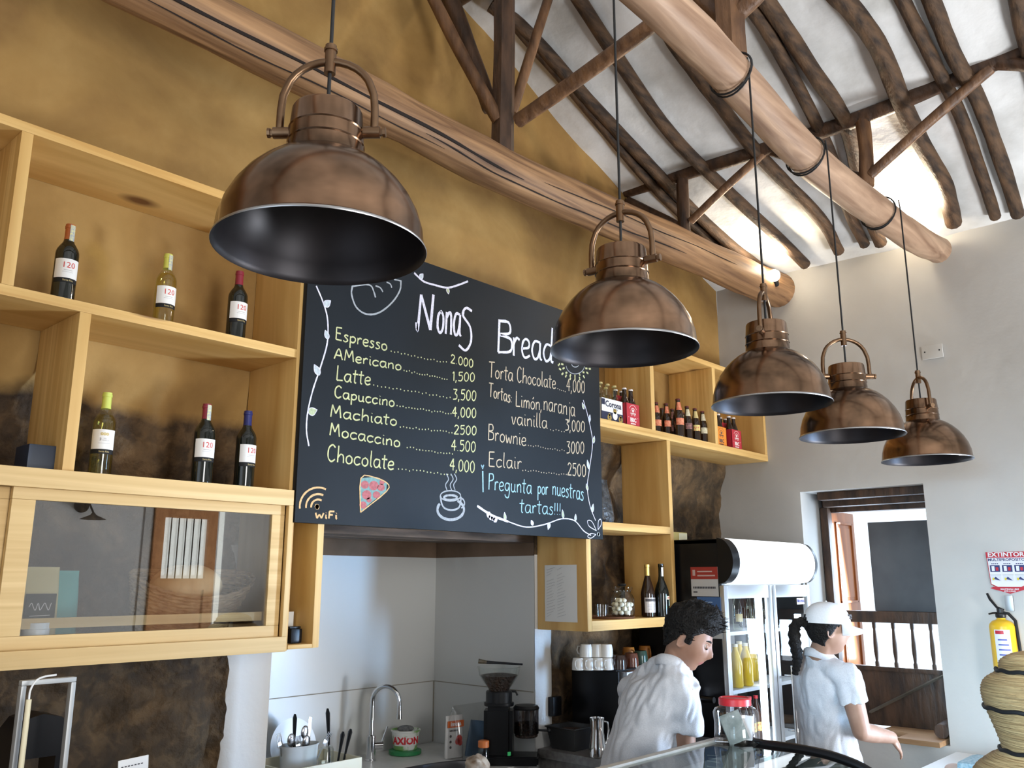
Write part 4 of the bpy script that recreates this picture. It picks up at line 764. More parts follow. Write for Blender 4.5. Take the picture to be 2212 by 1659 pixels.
fp = at(800, 1643, z=.886); t = thing('faucet', 'chrome gooseneck faucet behind the sink', 'faucet', fp); MB().lathe([(.030, 0), (.030, .006), (.025, .010), (.0245, .125), (.016, .130), (0, .131)], 24).build('faucet_body', M_chrome, t, smooth=40)
d = Vector((.45, -.89, 0)); P = [Vector((0, 0, .12)), Vector((0, 0, .26))]+[Vector((0, 0, .30))+d*(.078-.078*math.cos(a))+Vector((0, 0, .078*math.sin(a))) for a in [PI*i/12 for i in range(0, 13)]]+[d*.158+Vector((0, 0, .235))]
MB().tube(P, .0125, 14).tube([d*.158+Vector((0, 0, .24)), d*.158+Vector((0, 0, .215))], .015, 14).build('spout', M_chrome, t, smooth=60)
e = Vector((.80, -.60, 0)); MB().tube([e*.02+Vector((0, 0, .075)), e*.065+Vector((0, 0, .075))], .021, 16).build('mixer_handle', M_chrome, t, smooth=40); MB().tube([e*.055+Vector((0, 0, .08)), e*.068+Vector((0, 0, .12)), e*.085+Vector((0, 0, .17))], (.007, .006, .0055), 10).build('lever', M_chrome, t, smooth=60)
# dish soap tub
q = at(875, 1628, z=.887); t = thing('soap_tub', 'white and green dish soap tub with red lettering', 'tub', q, math.radians(-128)); M_sgr = paint('tub_green', (.03, .24, .08), .4); M_tub = mat('tub_print', (.80, .80, .76), (.20, .40, .12), sc=14, rough=.45, ramp=(.48, .56))
MB().lathe([(0, 0), (.086, 0), (.090, .004), (.090, .020), (.080, .024), (0, .024)], 32).build('tub_lid', M_sgr, t, smooth=35); MB().lathe([(.060, .024), (.064, .028), (.078, .118), (.083, .120), (.083, .126), (.076, .127), (.072, .118), (0, .112)], 32).build('tub_body', M_tub, t, smooth=35)
lt = MB(); wrap(lt, 'AXION', .050, .0735, .075, 0, bold=.002, e=.0022); lb = MB().band(.0705, .050, .098, -.95, .95, n=18, r1=.0758).build('paper_label', M_pw, t, smooth=60); lt.build('lettering', paint('axion_red', (.60, .02, .03), .5), lb)
tag(MB().ball((0, 0, 0), (.048, .044, .018), 14).build('scouring_pad', mat('pad_grey', (.10, .10, .10), (.2, .2, .2), sc=60, rough=.9), smooth=80, loc=(q.x, q.y, q.z+.130)), 'dark grey scouring pad on the green and white soap tub', 'scouring pad')
# dish rack with cutlery holders
M_rack = paint('rack_cream', (.66, .60, .44), .5); M_slvr = paint('cutlery_steel', (.55, .55, .57), .22, metal=1); M_hold = paint('holder_grey', (.55, .56, .55), .45)
rk = thing('dish_rack', 'cream plastic dish rack beside the faucet', 'dish rack', (2.52, 3.62, .887)); b = MB()
for y in (-.15, .15): b.rbox(-.21, .20, y-.006, y+.006, .075, .125, b=.004)
for x in (-.21, .194): b.rbox(x, x+.010, -.15, .15, .075, .125, b=.004)
b.build('rack_rim', M_rack, rk, smooth=40)
b = MB()
for k in range(9): b.tube([(-.19+k*.047, -.15, .085), (-.19+k*.047, -.15, .03), (-.19+k*.047, .15, .03), (-.19+k*.047, .15, .085)], .004, 6)
b.build('rack_wires', M_rack, rk, smooth=60)
for i, (x, y) in enumerate(((-.19, -.13), (.17, -.13), (-.19, .13), (.17, .13))): MB().rbox(x, x+.02, y-.01, y+.01, 0, .08).build('leg', M_rack, rk)
hd = thing('cutlery_holder', 'grey white plastic holder full of forks and spoons', 'cutlery holder', (2.475, 3.62, .932)); pr = [(.085, .052, 0), (.090, .056, .005), (.095, .060, .135), (.102, .066, .150), (.098, .062, .150), (.090, .056, .138), (.085, .05, .01)]; b = MB(); n = 28
for rx, ry, z in pr: b.v += [(rx*math.cos(2*PI*q/n), ry*math.sin(2*PI*q/n), z) for q in range(n)]
for k in range(len(pr)-1):
    for q in range(n): b.f.append((k*n+q, k*n+(q+1) % n, (k+1)*n+(q+1) % n, (k+1)*n+q)); b.m.append(0)
b.f += [tuple(range(n))]; b.m += [0]; b.build('holder_body', M_hold, hd, smooth=40)
def utensil(kind, label, p, tilt, L, hm, group='cutlery in the holders'):
    t = thing(kind, label, kind.replace('_', ' '), p, 0, group); d = Vector(tilt).normalized(); q = Vector((0, 0, 1)).rotation_difference(d); t.scale = (1.3, 1.3, 1.06); t.rotation_mode = 'QUATERNION'; t.rotation_quaternion = q
    hs = MB().tube([(0, 0, 0), (0, 0, L*.3), (0, 0, L*.62)], (.006, .0045, .003), 8, squash=.5)
    if kind == 'spoon': hs.ball((0, 0, L*.62+.026), (.017, .006, .028), 12)
    elif kind == 'fork':
        hs.rbox(-.010, .010, -.0015, .0015, L*.62, L*.62+.022, b=.001)
        for k in range(4): hs.tube([(-.0085+k*.0057, 0, L*.62+.02), (-.0085+k*.0057, -.003, L*.62+.058)], .0015, 5)
    elif kind == 'knife': hs.rbox(-.009, .007, -.001, .001, L*.6, L*.6+.11, b=.0008)
    else: hs = MB().tube([(0, 0, 0), (0, 0, L*.5), (0, 0, L*.8), (0, 0, L*.93), (0, 0, L)], (.005, .006, .010, .0115, .005), 10, squash=.5)
    hs.build('utensil_body', hm, t, smooth=50); return t
ux, uy, uz = 2.475, 3.62, .955
for k, lab, dx, dy, tl, L, m in (('fork', 'steel fork leaning left in the grey holder', -.07, 0, (-.25, 0, 1), .20, M_slvr), ('spoon', 'steel spoon at the left of the grey holder', -.045, -.02, (-.12, -.05, 1), .195, M_slvr), ('black_utensil', 'black handled utensil standing in the grey holder', -.02, .01, (-.02, 0, 1), .245, M_blackp), ('spoon', 'large shiny spoon in the middle of the grey holder', .02, 0, (.04, 0, 1), .225, M_slvr), ('knife', 'steel knife upright in the grey holder', .048, .01, (.06, 0, 1), .19, M_slvr), ('fork', 'steel fork leaning far right over the holder rim', .062, -.01, (.55, -.1, 1), .19, M_slvr), ('spoon', 'steel spoon low in the front of the holder', .0, -.035, (.02, -.1, 1), .175, M_slvr), ('fork', 'steel fork low at the front left of the holder', -.03, -.035, (-.08, -.1, 1), .175, M_slvr)): utensil(k, lab, (ux+dx, uy+dy, uz), tl, L, m)
utensil('black_utensil', 'black spatula handle right of the grey holder', (2.64, 3.60, .925), (-.10, 0, 1), .285, M_blackp); utensil('black_utensil', 'short black ladle head on the right of the dish rack', (2.665, 3.59, .925), (.18, 0, 1), .18, M_blackp); utensil('black_utensil', 'black ladle tip at the right end of the dish rack', (2.695, 3.59, .925), (.25, 0, 1), .19, M_blackp)
tag(MB().lathe([(0, 0), (.07, .002), (.105, .012), (.13, .018), (.131, .021), (.105, .016), (.07, .007), (0, .005)], 40).build('plate', M_wht, smooth=50), 'white plate standing upright behind the cutlery', 'plate')
o = bpy.data.objects['plate']; o.location = (2.62, 3.90, 1.02); o.rotation_euler = (math.radians(78), 0, 0)
g = thing('drinking_glass', 'clear upturned drinking glass on the front of the dish rack', 'glass', (2.54, 3.50, .965)); MB().lathe([(.036, 0), (.034, .10), (.026, .115), (.0, .118), (0, .113), (.024, .110), (.032, .098), (.034, 0)], 24).build('glass_wall', M_glass, g, smooth=40)
tag(MB().rbox(-.006, .006, -.12, .12, 0, .27, b=.004).build('cutting_board', M_wht, smooth=40, loc=(2.20, 3.70, .887)), 'white cutting board upright at the left end of the niche', 'cutting board')
# packets, jar, crumpled cloth
def pk_face(t, w, d, h):
    MB().box(-w*.46, w*.46, -d*.53-.0012, -d*.51, h*.72, h*.88).build('orange_band', paint('pack_orange', (.75, .16, .04), .5), t); m = MB(); flat(m, 'imusa', .030, 0, h*.80, -d*.53-.002, bold=.001); m.build('lettering', M_pw, t)
    m = MB(); [m.box(-.04+.009*i, -.034+.009*i, -d*.53-.002, -d*.53-.0018, h*.63, h*.67) for i in range(6)]
    for x, z, r in ((.022, .44, .020), (.030, .34, .014), (.012, .38, .016)): ring(m, x, h*z, 0, r, -d*.53-.002, mi=1)
    for k in range(3): ring(m, -.034, h*(.52-.13*k), 0, .007, -d*.53-.002)
    m.build('product_print', [M_txk, M_txr], t)
q = at(990, 1628, y=3.60); pouch('packet', 'white packet with an orange band behind the orange-lidded jar', (q.x-.015, 3.62, .889), .115, .03, .215, paint('pack_white', (.70, .68, .66), .5), 'packet', pk_face, rz=-.15)
def bl_face(t, w, d, h): m = MB(); [m.box(-.036+.012*(i % 5), -.027+.012*(i % 5), -d*.55-.002, -d*.55-.0018, h*(.66-.16*(i//5)), h*(.72-.16*(i//5))) for i in range(10)]; m.build('printed_marks', M_pw, t)
q = at(1030, 1600, y=3.53); pouch('packet', 'grey-blue packet leaning right of the white packet', (q.x+.005, 3.55, .889), .12, .03, .185, paint('pack_blue', (.10, .16, .24), .5), 'packet', rz=-.3).rotation_euler[1] = .16
M_film2 = glass('clear_film', (.93, .93, .93), .1, extra=.05); q = at(1008, 1600, y=3.58); pouch('plastic_bag', 'clear plastic zip bag around the two packets', (3.545, 3.59, .888), .27, .13, .27, M_film2, 'bag')
q = Vector((3.40, 3.335, .887)); t = thing('spice_jar', 'small clear jar with an orange lid on the worktop', 'jar', q); MB().lathe([(.0, 0), (.026, 0), (.027, .004), (.027, .09), (.024, .10), (.023, .10), (.025, .09), (.025, .006), (0, .004)], 20).build('jar_glass', M_glass, t, smooth=40); MB().lathe([(.026, .095), (.0285, .097), (.0285, .125), (.026, .128), (0, .128)], 20).build('jar_lid', paint('lid_orange', (.75, .22, .06), .45), t, smooth=35)
cl = MB().ball((0, 0, 0), (.07, .05, .045), 24); cl.v = [tuple(Vector(v)*(1+.35*noise.fractal(Vector(v)*22, 1, 2, 4))) for v in cl.v]; tag(cl.build('crumpled_cloth', mat('cloth_tan', (.30, .20, .13), (.66, .58, .48), sc=18, rough=.9), smooth=50, loc=(3.30, 3.27, .925)), 'crumpled brown and white cloth at the front of the worktop', 'cloth')
# coffee grinder
GX, GY = 3.53, 3.35; t = thing('coffee_grinder', 'black coffee grinder with a clear hopper of beans', 'coffee grinder', (GX, GY, .887)); D2 = Vector((.62, -.78, 0)).normalized(); S2 = Vector((.78, .62, 0))
def obox(mb, c, a, b, z0, z1, bev=.008):
    bm = bmesh.new(); bmesh.ops.create_cube(bm, size=1)
    for v in bm.verts: p = D2*(c+v.co.x*a)+S2*(v.co.y*b); v.co = (p.x, p.y, (z0+z1)/2+v.co.z*(z1-z0))
    bmesh.ops.bevel(bm, geom=list(bm.edges), offset=bev, segments=2, affect='EDGES'); return mb.addbm(bm)
obox(MB(), .060, .30, .165, 0, .045).build('base_plate', M_black, t, smooth=40); obox(MB(), .0, .15, .15, .03, .285, .02).build('motor_body', M_black, t, smooth=40)
MB().lathe([(.078, .285), (.080, .29), (.080, .30), (.070, .302), (.070, .355), (.066, .36), (0, .36)], 28).build('collar', M_blackp, t, smooth=35)
MB().tube([S2*.06+Vector((0, 0, .35))+D2*.03, S2*.05+D2*.085+Vector((0, 0, .35)), S2*.05+D2*.095+Vector((0, 0, .33))], .006, 8).build('adjust_lever', M_blackp, t, smooth=60)
MB().lathe([(.052, .355), (.058, .37), (.085, .405), (.107, .44), (.114, .475), (.118, .482), (.111, .482), (.104, .442), (.083, .41), (.054, .372)], 36).build('hopper', M_glass, t, smooth=50)
M_bean = mat('coffee_beans', (.016, .008, .005), (.06, .03, .018), sc=70, rough=.4, bump=1, bsc=60); MB().lathe([(.05, .358), (.056, .372), (.082, .409), (.100, .438), (.09, .440), (.05, .446), (0, .445)], 30).build('beans', M_bean, t, smooth=40)['kind'] = 'stuff'
c = D2*.145; MB().lathe([(.062, .145), (.066, .15), (.066, .27), (.055, .275)], 28, c=(c.x, c.y, 0)).build('doser', glass('doser_clear', (.35, .33, .33), .05, extra=.05), t, smooth=40); MB().lathe([(.055, .13), (.060, .135), (.060, .20), (0, .205)], 24, c=(c.x, c.y, 0)).build('doser_core', M_bean, t, smooth=40); MB().lathe([(.067, .268), (.070, .275), (.06, .288), (0, .292)], 28, c=(c.x, c.y, 0)).build('doser_lid', M_blackp, t, smooth=40)
MB().tube([c+D2*.055+Vector((0, 0, .165)), c+D2*.115+Vector((0, 0, .162))], .006, 8).ball(c+D2*.12+Vector((0, 0, .162)), .011, 10).build('doser_lever', M_blackp, t, smooth=60)
f = D2*.06-S2*.076; MB().box(f.x-.008, f.x+.008, f.y-.004, f.y+.004, .05, .068).build('green_button', paint('green_switch', (.05, .35, .12), .4, emit=(.05, .5, .15, .3)), t)
hb = Vector((GX, GY, .887+.485)); t = thing('brush', 'small dark brush laid across the grinder hopper', 'brush', hb+Vector((0, 0, .006))); a, b_ = Vector((-.035, .06, .012)), Vector((.105, -.075, .0)); MB().tube([a, a.lerp(b_, .3), b_], (.009, .007, .005), 10).build('handle', M_blackm, t, smooth=60); MB().tube([a+Vector((-.032, .03, .006)), a], (.013, .009), 10).build('bristles', mat('bristle', (.05, .035, .02), (.12, .09, .05), sc=80), t, smooth=60)
# second counter, espresso machine, bin, jug
tag(MB().rbox(3.70, 4.618, 2.64, 3.232, .905, .95, b=.01).rbox(3.72, 4.61, 2.68, 3.22, 0, .906).build('counter', M_ctr2, smooth=40), 'dark counter under the espresso machine', 'counter')
t = thing('waste_bin', 'smoky square plastic bin beside the grinder', 'container', (3.83, 3.10, .951)); b = MB()
for k, (s, z) in enumerate(((.075, 0), (.095, .105), (.102, .108), (.102, .114), (.092, .112), (.072, .004))): b.v += [(s*x, s*y, z) for x, y in ((-1, -1), (1, -1), (1, 1), (-1, 1))]
for k in range(5):
    for q in range(4): b.f.append((k*4+q, k*4+(q+1) % 4, (k+1)*4+(q+1) % 4, (k+1)*4+q)); b.m.append(0)
b.f += [(3, 2, 1, 0), (20, 21, 22, 23)]; b.m += [0, 0]; b.build('bin_body', paint('smoky_plastic', (.03, .03, .03), .2), t); MB().lathe([(0, .09), (.06, .092), (.05, .098), (0, .10)], 16).build('coffee_grounds', M_bean, t)['kind'] = 'stuff'
q = at(1198, 1525, y=YB-.02); tag(MB().rbox(-.035, .035, -.02, .02, -.05, .05, b=.006).build('socket_box', M_black, smooth=40, loc=(q.x, YB-.022, q.z)), 'black square socket box on the white strip beside the grinder', 'socket')
q = at(1291, 1622, y=2.86); t = thing('milk_jug', 'tall shiny steel milk jug in front of the espresso machine', 'jug', (q.x, 2.86, .951)); MB().lathe([(0, 0), (.042, 0), (.045, .005), (.043, .05), (.034, .12), (.036, .17), (.040, .185), (.038, .185), (.032, .12), (.03, .06), (0, .05)], 28).build('jug_body', M_chrome, t, smooth=50); MB().tube([(.034, -.01, .165), (.062, -.018, .16), (.068, -.02, .12), (.060, -.018, .07), (.042, -.012, .05)], .006, 8).build('handle', M_chrome, t, smooth=60)
E_ = thing('espresso_machine', 'black and silver espresso machine with cups on top', 'espresso machine', (4.26, 3.0, .951))
def mbx(*b, bev=.008): return MB().rbox(*b, b=bev)
mbx(-.30, -.275, -.12, .20, 0, .392).build('side_panel', M_black, E_, smooth=40); mbx(.275, .30, -.12, .20, 0, .392).build('side_panel', M_black, E_, smooth=40)
mbx(-.275, .275, -.07, .19, .02, .385).build('machine_body', M_steel, E_, smooth=40); mbx(-.275, .275, -.16, -.06, .25, .39).build('group_hood', M_steel, E_, smooth=40); mbx(-.275, .275, -.22, -.06, 0, .07).build('drip_tray', M_blackp, E_, smooth=40); mbx(-.29, .29, -.10, .20, .388, .396, bev=.003).build('cup_tray', M_blackp, E_, smooth=40)
for x in (.08, .245):
    g = MB().lathe([(0, .19), (.034, .19), (.036, .195), (.036, .25), (0, .25)], 20, c=(x, -.19, 0)).build('group_head', M_chrome, E_, smooth=40); MB().tube([(x, -.21, .215), (x, -.26, .215)], .010, 10).tube([(x, -.25, .215), (x, -.30, .217), (x, -.375, .218)], (.015, .020, .017), 14).build('portafilter_handle', M_black, g, smooth=60)
MB().tube([(-.25, -.11, .34), (-.245, -.19, .345), (-.24, -.22, .31), (-.235, -.235, .14)], .006, 8).build('steam_wand', M_chrome, E_, smooth=60)
M_cup = paint('cup_ceramic', (.72, .70, .66), .25)
def cup(label, p, m, rz=0, r=.034, h=.062, grp='white cups stacked on the espresso machine'):
    t = thing('coffee_cup', label, 'cup', p, rz, grp); MB().lathe([(r*.78, h), (r*.8, h-.001), (r*.95, h*.7), (r, 0), (r*.94, 0), (r*.9, h*.7), (r*.7, h*.94), (0, h*.94)][::-1] if False else [(0, h), (r*.78, h), (r*.84, h-.003), (r*.97, h*.6), (r, .001), (r*.94, .001), (r*.9, h*.6), (r*.76, h*.93), (0, h*.95)], 24).build('cup_body', m, t, smooth=45)
    MB().tube([(r*.9, 0, h*.82), (r+.014, 0, h*.80), (r+.020, 0, h*.5), (r+.012, 0, h*.25), (r*.95, 0, h*.2)], .0042, 8).build('handle', m, t, smooth=60); return t
zc = 1.348
for px, y, lab in ((1249, 3.06, 'white cup at the left end of the lower row on the espresso machine'), (1271, 3.02, 'second white cup of the lower row, handle facing out'), (1291, 2.985, 'third white cup of the lower row, handle facing out'), (1312, 2.95, 'white cup at the right end of the lower row beside the dark mug')): cup(lab, wx(px, 1430, y, zc), M_cup, math.radians(200), .0345)
for px, y, lab in ((1266, 3.05, 'white cup at the left of the upper row of stacked cups'), (1290, 3.01, 'middle white cup of the upper row of stacked cups'), (1310, 2.965, 'white cup at the right of the upper row of stacked cups')): cup(lab, wx(px, 1410, y, zc+.0635), M_cup, math.radians(100), .036, .068)
M_mug = paint('dark_mug', (.03, .014, .010), .12); M_amb = glass('amber', (.55, .22, .05), .1, extra=.03); M_ambs = paint('amber_cup', (.34, .13, .025), .25)
cup('black brown mug with its handle to the left on the espresso machine', wx(1337, 1434, 2.92, zc), M_mug, math.radians(190), .042, .075, 'dark mugs on the espresso machine'); cup('reddish brown shiny mug beside the black brown mug', wx(1364, 1435, 2.945, zc), paint('brown_mug', (.10, .032, .018), .12), math.radians(60), .042, .075, 'dark mugs on the espresso machine'); cup('dark green shiny mug beside the reddish brown mug', wx(1384, 1430, 3.0, zc), paint('green_mug', (.03, .06, .045), .12), math.radians(60), .042, .075, 'dark mugs on the espresso machine')
for px, lab in ((1358, 'amber cup behind the dark mugs, leftmost of three'), (1393, 'bright amber cup behind the dark mugs, middle of three'), (1418, 'amber cup behind the dark mugs, nearest the fridge')): cup(lab, wx(px, 1415, 3.13, zc), M_ambs, math.radians(250), .040, .085, 'amber cups behind the dark mugs')

# ================================================================ DRINKS FRIDGE
FX0, FX1, FY, FD = 4.630, 5.782, 2.60, 3.20
Fr = thing('drinks_fridge', 'black two door drinks fridge with a lit white header', 'fridge', (5.2, 2.9, 0)); fo = Vector((5.2, 2.9, 0))
def fb(name, m, *b, bev=.004, p=Fr): return MB().rbox(b[0]-5.2, b[1]-5.2, b[2]-2.9, b[3]-2.9, b[4], b[5], b=bev).build(name, m, p, smooth=40)
M_lin = paint('fridge_lining', (.80, .82, .84), .4); M_hdr = paint('lit_header', (.9, .93, .95), .4, emit=(.90, .96, 1, 1.6)); M_tube = paint('lit_tube', (1, 1, 1), .4, emit=(.78, .90, 1, 7)); M_fgl = glass('fridge_glass', (.96, .98, 1), .0, extra=.02)
fb('side_panel', M_black, FX0, FX0+.035, FY+.03, FD, .08, 2.058); fb('side_panel', M_black, FX1-.035, FX1, FY+.03, FD, .08, 2.058); fb('back_panel', M_lin, FX0+.035, FX1-.035, FD-.04, FD, .08, 2.058); fb('roof_panel', M_black, FX0, FX1, FY+.03, FD, 2.03, 2.06); fb('inner_roof', M_lin, FX0+.035, FX1-.035, FY+.04, FD-.04, 1.79, 1.81); fb('base', M_black, FX0, FX1, FY+.03, FD, 0, .12)
pr = [(.0, 0), (-.045, .012), (-.085, .06), (-.10, .13), (-.085, .20), (-.045, .25), (0, .266)]; hp = catmull([Vector((FY+.03-2.9+a, 1.80+z, 0)) for a, z in pr], 5); ol = [(v.x, v.y) for v in hp]
MB().prism(ol, 'x', FX0-5.2, FX0+.085-5.2).build('header_cap', M_black, Fr, smooth=40); MB().prism(ol, 'x', FX1-.03-5.2, FX1-5.2).build('header_cap', M_black, Fr, smooth=40)
MB().prism([(a+.004, z) for a, z in ol], 'x', FX0+.085-5.2, FX1-.03-5.2).build('header_sign', M_hdr, Fr, smooth=60)
XM = 5.236
def door(x0, x1, hinge):
    b = MB()
    for q in ((x0, x0+.045, .13, 1.79), (x1-.045, x1, .13, 1.79), (x0+.045, x1-.045, 1.715, 1.79), (x0+.045, x1-.045, .13, .19)): b.rbox(q[0]-5.2, q[1]-5.2, FY-2.9, FY+.03-2.9, q[2], q[3], b=.004)
    o = b.build('fridge_door', M_alu, Fr, smooth=40); MB().box(x0+.04-5.2, x1-.04-5.2, FY+.012-2.9, FY+.016-2.9, .185, 1.72).build('glass_pane', M_fgl, o); return o
d1 = door(FX0+.004, XM-.006, 0); d2 = door(XM+.006, FX1-.004, 1)
for d_, x in ((d2, 5.335),):
    h = MB().tube([(x-5.2, FY-.055-2.9, .85), (x-5.2, FY-.055-2.9, 1.30)], .014, 12); h.tube([(x-5.2, FY-2.9, .92), (x-5.2, FY-.055-2.9, .92)], .008, 8).tube([(x-5.2, FY-2.9, 1.24), (x-5.2, FY-.055-2.9, 1.24)], .008, 8); h.build('handle', M_chrome, d_, smooth=60)
st = MB().box(5.60-5.2, 5.71-5.2, FY+.010-2.9, FY+.0116-2.9, 1.665, 1.705).build('brand_sticker', M_pw, d2); mb = MB(); flat(mb, 'INDUFRIAL', .019, 5.663-5.2, 1.685, FY+.0092-2.9, bold=.0008); ring(mb, 5.615-5.2, 1.688, 0, .011, FY+.0092-2.9); mb.build('lettering', paint('sticker_blue', (.03, .05, .35), .5), st)
for z in (1.50, 1.17, .84, .50): fb('wire_shelf', M_lin, FX0+.04, FX1-.04, FY+.06, FD-.05, z, z+.022, bev=.003)
MB().tube([(5.16-5.2, FY+.06-2.9, .25), (5.16-5.2, FY+.06-2.9, 1.72)], .022, 12).build('light_tube', M_tube, Fr, smooth=60)
MB().tube([(5.70-5.2, FY+.06-2.9, .25), (5.70-5.2, FY+.06-2.9, 1.60)], .022, 12).build('light_tube', M_tube, Fr, smooth=60)
# stickers on the fridge side
def sticker(label, y0, y1, z0, z1, m, extra): t = thing('sticker', label, 'sticker', (FX0-.0012, (y0+y1)/2, z0)); w = (y1-y0)/2; MB().box(-.0005, .0008, -w, w, 0, z1-z0).build('sheet', m, t); extra(t, w, z1-z0)
k = 2.6/2.45
def ex1(t, w, h):
    MB().box(-.0010, -.0005, -w, w, h*.58, h).build('red_header', paint('sticker_red', (.34, .03, .02), .5), t); m = MB(); m.box(-.0014, -.001, w*.66, w*.86, h*.70, h*.90)
    for z, L in ((.82, 1.1), (.68, 1.3)): m.box(-.0014, -.001, w*.5-L*w, w*.5, h*z, h*z+.008)
    for y in range(14): m.box(-.0014, -.001, w*.85-y*w*.12-w*.09, w*.85-y*w*.12, h*.26, h*.33, 1)
    m.box(-.0014, -.001, w*.55, w*.85, h*.12, h*.17, 1); m.build('printed_lines', [paint('print_pale', (.55, .40, .36), .6), M_ink], t)
def ex2(t, w, h):
    MB().prism([(-w, h*.42), (-w*.4, h*.36), (w*.3, h*.36), (w, h*.42), (w, h), (-w, h)], 'x', -.0011, -.0005).build('blue_header', paint('sticker_blue2', (.05, .13, .32), .5), t); m = MB()
    for z, a, b in ((.86, -.3, .85), (.74, -.2, .8), (.66, -.3, .7), (.58, -.1, .8)): m.box(-.0015, -.0011, w*a, w*b, h*z, h*z+.006)
    m.build('printed_lines', paint('print_blue', (.30, .42, .60), .6), t); m = MB(); m.prism([(-w*.9, h*.44), (-w*.35, h*.46), (-w*.4, h*.7), (-w*.62, h*.84), (-w*.85, h*.7)], 'x', -.0016, -.0011)
    for k_ in range(9): m.box(-.0011, -.0006, w*.8-k_*w*.2-.008, w*.8-k_*w*.2, h*(.28 if k_ % 2 else .22), h*(.30 if k_ % 2 else .24))
    m.box(-.0011, -.0006, -w*.1, w*.35, h*.05, h*.16); m.build('printed_marks', M_ink, t)
zz = lambda z: 1.82+(z-1.75)*k
M_nb = paint('sticker_paper', (.55, .54, .53), .6)
sticker('notice with red header and white body on the black fridge side', 2.481*k, 2.651*k, zz(1.703-.04), zz(1.823), M_nb, ex1); sticker('blue and white notice below the red one on the fridge side', 2.470*k, 2.618*k, zz(1.44), zz(1.660), M_nb, ex2)
bx_ = thing('carton_box', 'small yellow printed carton on top of the fridge', 'box', (4.78, 3.02, 2.061)); MB().rbox(-.13, .10, -.04, .04, 0, .055, b=.003).build('carton', paint('carton_yellow', (.55, .42, .10), .5), bx_); MB().box(.0, .095, -.0415, -.040, .006, .05).build('paper_label', paint('label_pale_gold', (.75, .68, .42), .5), bx_)
# bottles in the fridge
M_jui = paint('juice_yellow', (.75, .50, .03), .25); M_cola = paint('dark_soda', (.05, .018, .012), .12)
def soda(label, p, liquid, cap, h=.27, r=.036, lab=None, grp='bottles in the drinks fridge'):
    t = thing('drink_bottle', label, 'bottle', p, math.radians(250), grp); MB().lathe([(r*.8, 0), (r, .008), (r, h*.5), (r*.92, h*.6), (r*.62, h*.76), (r*.40, h*.86), (r*.38, h*.95), (0, h*.955)], 18).build('bottle_body', liquid, t, smooth=45); MB().lathe([(r*.44, h*.93), (r*.44, h), (0, h)], 12).build('bottle_cap', cap, t, smooth=35)
    if lab: MB().band(r+.0008, h*.22, h*.42, -1.1, 1.1, n=10).build('paper_label', lab, t, smooth=60)
    return t
for i, (dx, dy, w) in enumerate(((1591, 2.72, 'front left'), (1613, 2.72, 'front right'), (1601, 2.82, 'rear left'), (1626, 2.82, 'rear right'))): soda('yellow juice bottle on the middle fridge shelf, %s' % w, wx(dx, 1465, dy, 1.193), M_jui, M_cream, .25, .040, None, 'yellow juice bottles on the middle fridge shelf')
soda('clear bottle with yellow neck label on the top fridge shelf', wx(1593, 1330, 2.72, 1.523), M_clr, M_gold, .23, .030, L_gd)
for i, (x, w) in enumerate(((1607, 'leftmost'), (1619, 'middle one'), (1633, 'rightmost'))): soda('brown soda bottle on the top fridge shelf, %s from the black side' % w, wx(x, 1335, 2.86, 1.523), M_cola, M_wht, .22, .033)
for x, w in ((1592, 'leftmost'), (1606, 'second'), (1620, 'third'), (1634, 'fourth')): soda('brown bottle with yellow print on the lower fridge shelf, %s from the black side' % w, wx(x, 1540, 2.74, .863), M_cola, M_red, .26, .034, L_ye)
for x, w in ((5.32, 'left'), (5.42, 'middle'), (5.52, 'right')): soda('clear water bottle behind the right fridge door, %s one' % w, (x, 2.80, 1.523), M_clr, paint('cap_blue', (.05, .15, .5), .4), .22, .032)
# ================================================================ WINDOW IN THE END WALL
M_or = wood('orange_timber', (.26, .075, .018), (.42, .14, .04), (.15, .05, .02), (14, 14, 1.2), rough=.3, knots=False); XB = XE+.40
wf = thing('window_1', 'deep window with dark timber frame and spindles', 'window', (6.28, 2.26, .84)); wf['kind'] = 'structure'
def wb(name, m, *b, bev=.005, p=wf, sm=30): return MB().rbox(b[0]-6.28, b[1]-6.28, b[2]-2.26, b[3]-2.26, b[4]-.84, b[5]-.84, b=bev).build(name, m, p, smooth=sm)
wb('lintel', M_dark, 6.02, 6.14, WY0+.002, 2.60, 2.375, 2.428); wb('lintel', M_dark, 6.15, 6.26, WY0+.002, 2.62, 2.335, 2.425); wb('lintel', M_dark, 6.26, 6.33, WY0+.002, WY1-.002, 2.30, 2.425)
wb('jamb', M_dark, 6.20, 6.27, 2.61, 2.665, .845, 2.335)
wb('rail', M_dark, 6.27, 6.33, WY0+.002, 2.60, 1.535, 1.612)
b = wb('lower_panel', M_dark, 6.29, 6.325, WY0+.002, 2.585, .86, 1.235); wb('lower_rail', M_dark, 6.275, 6.33, WY0+.002, 2.585, 1.215, 1.245)
p, q = at(2046, 1455, x=6.285), at(1880, 1538, x=6.285); MB().tube([p-Vector((6.28, 2.26, .84)), q-Vector((6.28, 2.26, .84))], .030, 4, squash=.35).build('diagonal_brace', mat('grey_timber', (.16, .14, .11), (.25, .22, .18), sc=6), wf)
for px in (1892, 1933, 1974, 2014):
    y = at(px, 1395, x=6.30).y; pr = [(.014, 0), (.014, .03), (.009, .04), (.011, .06), (.015, .10), (.0155, .15), (.012, .21), (.009, .25), (.013, .262), (.014, .30)]
    MB().lathe([(r, z) for r, z in pr], 14).build('spindle', M_dark, wf, smooth=40, loc=(6.30-6.28, y-2.26, 1.240-.84))
wb('window_panel', mat('grey_blind', (.10, .10, .105), (.17, .17, .175), sc=2, rough=.8), 6.31, 6.325, WY0+.002, 2.372, 1.612, 2.222)
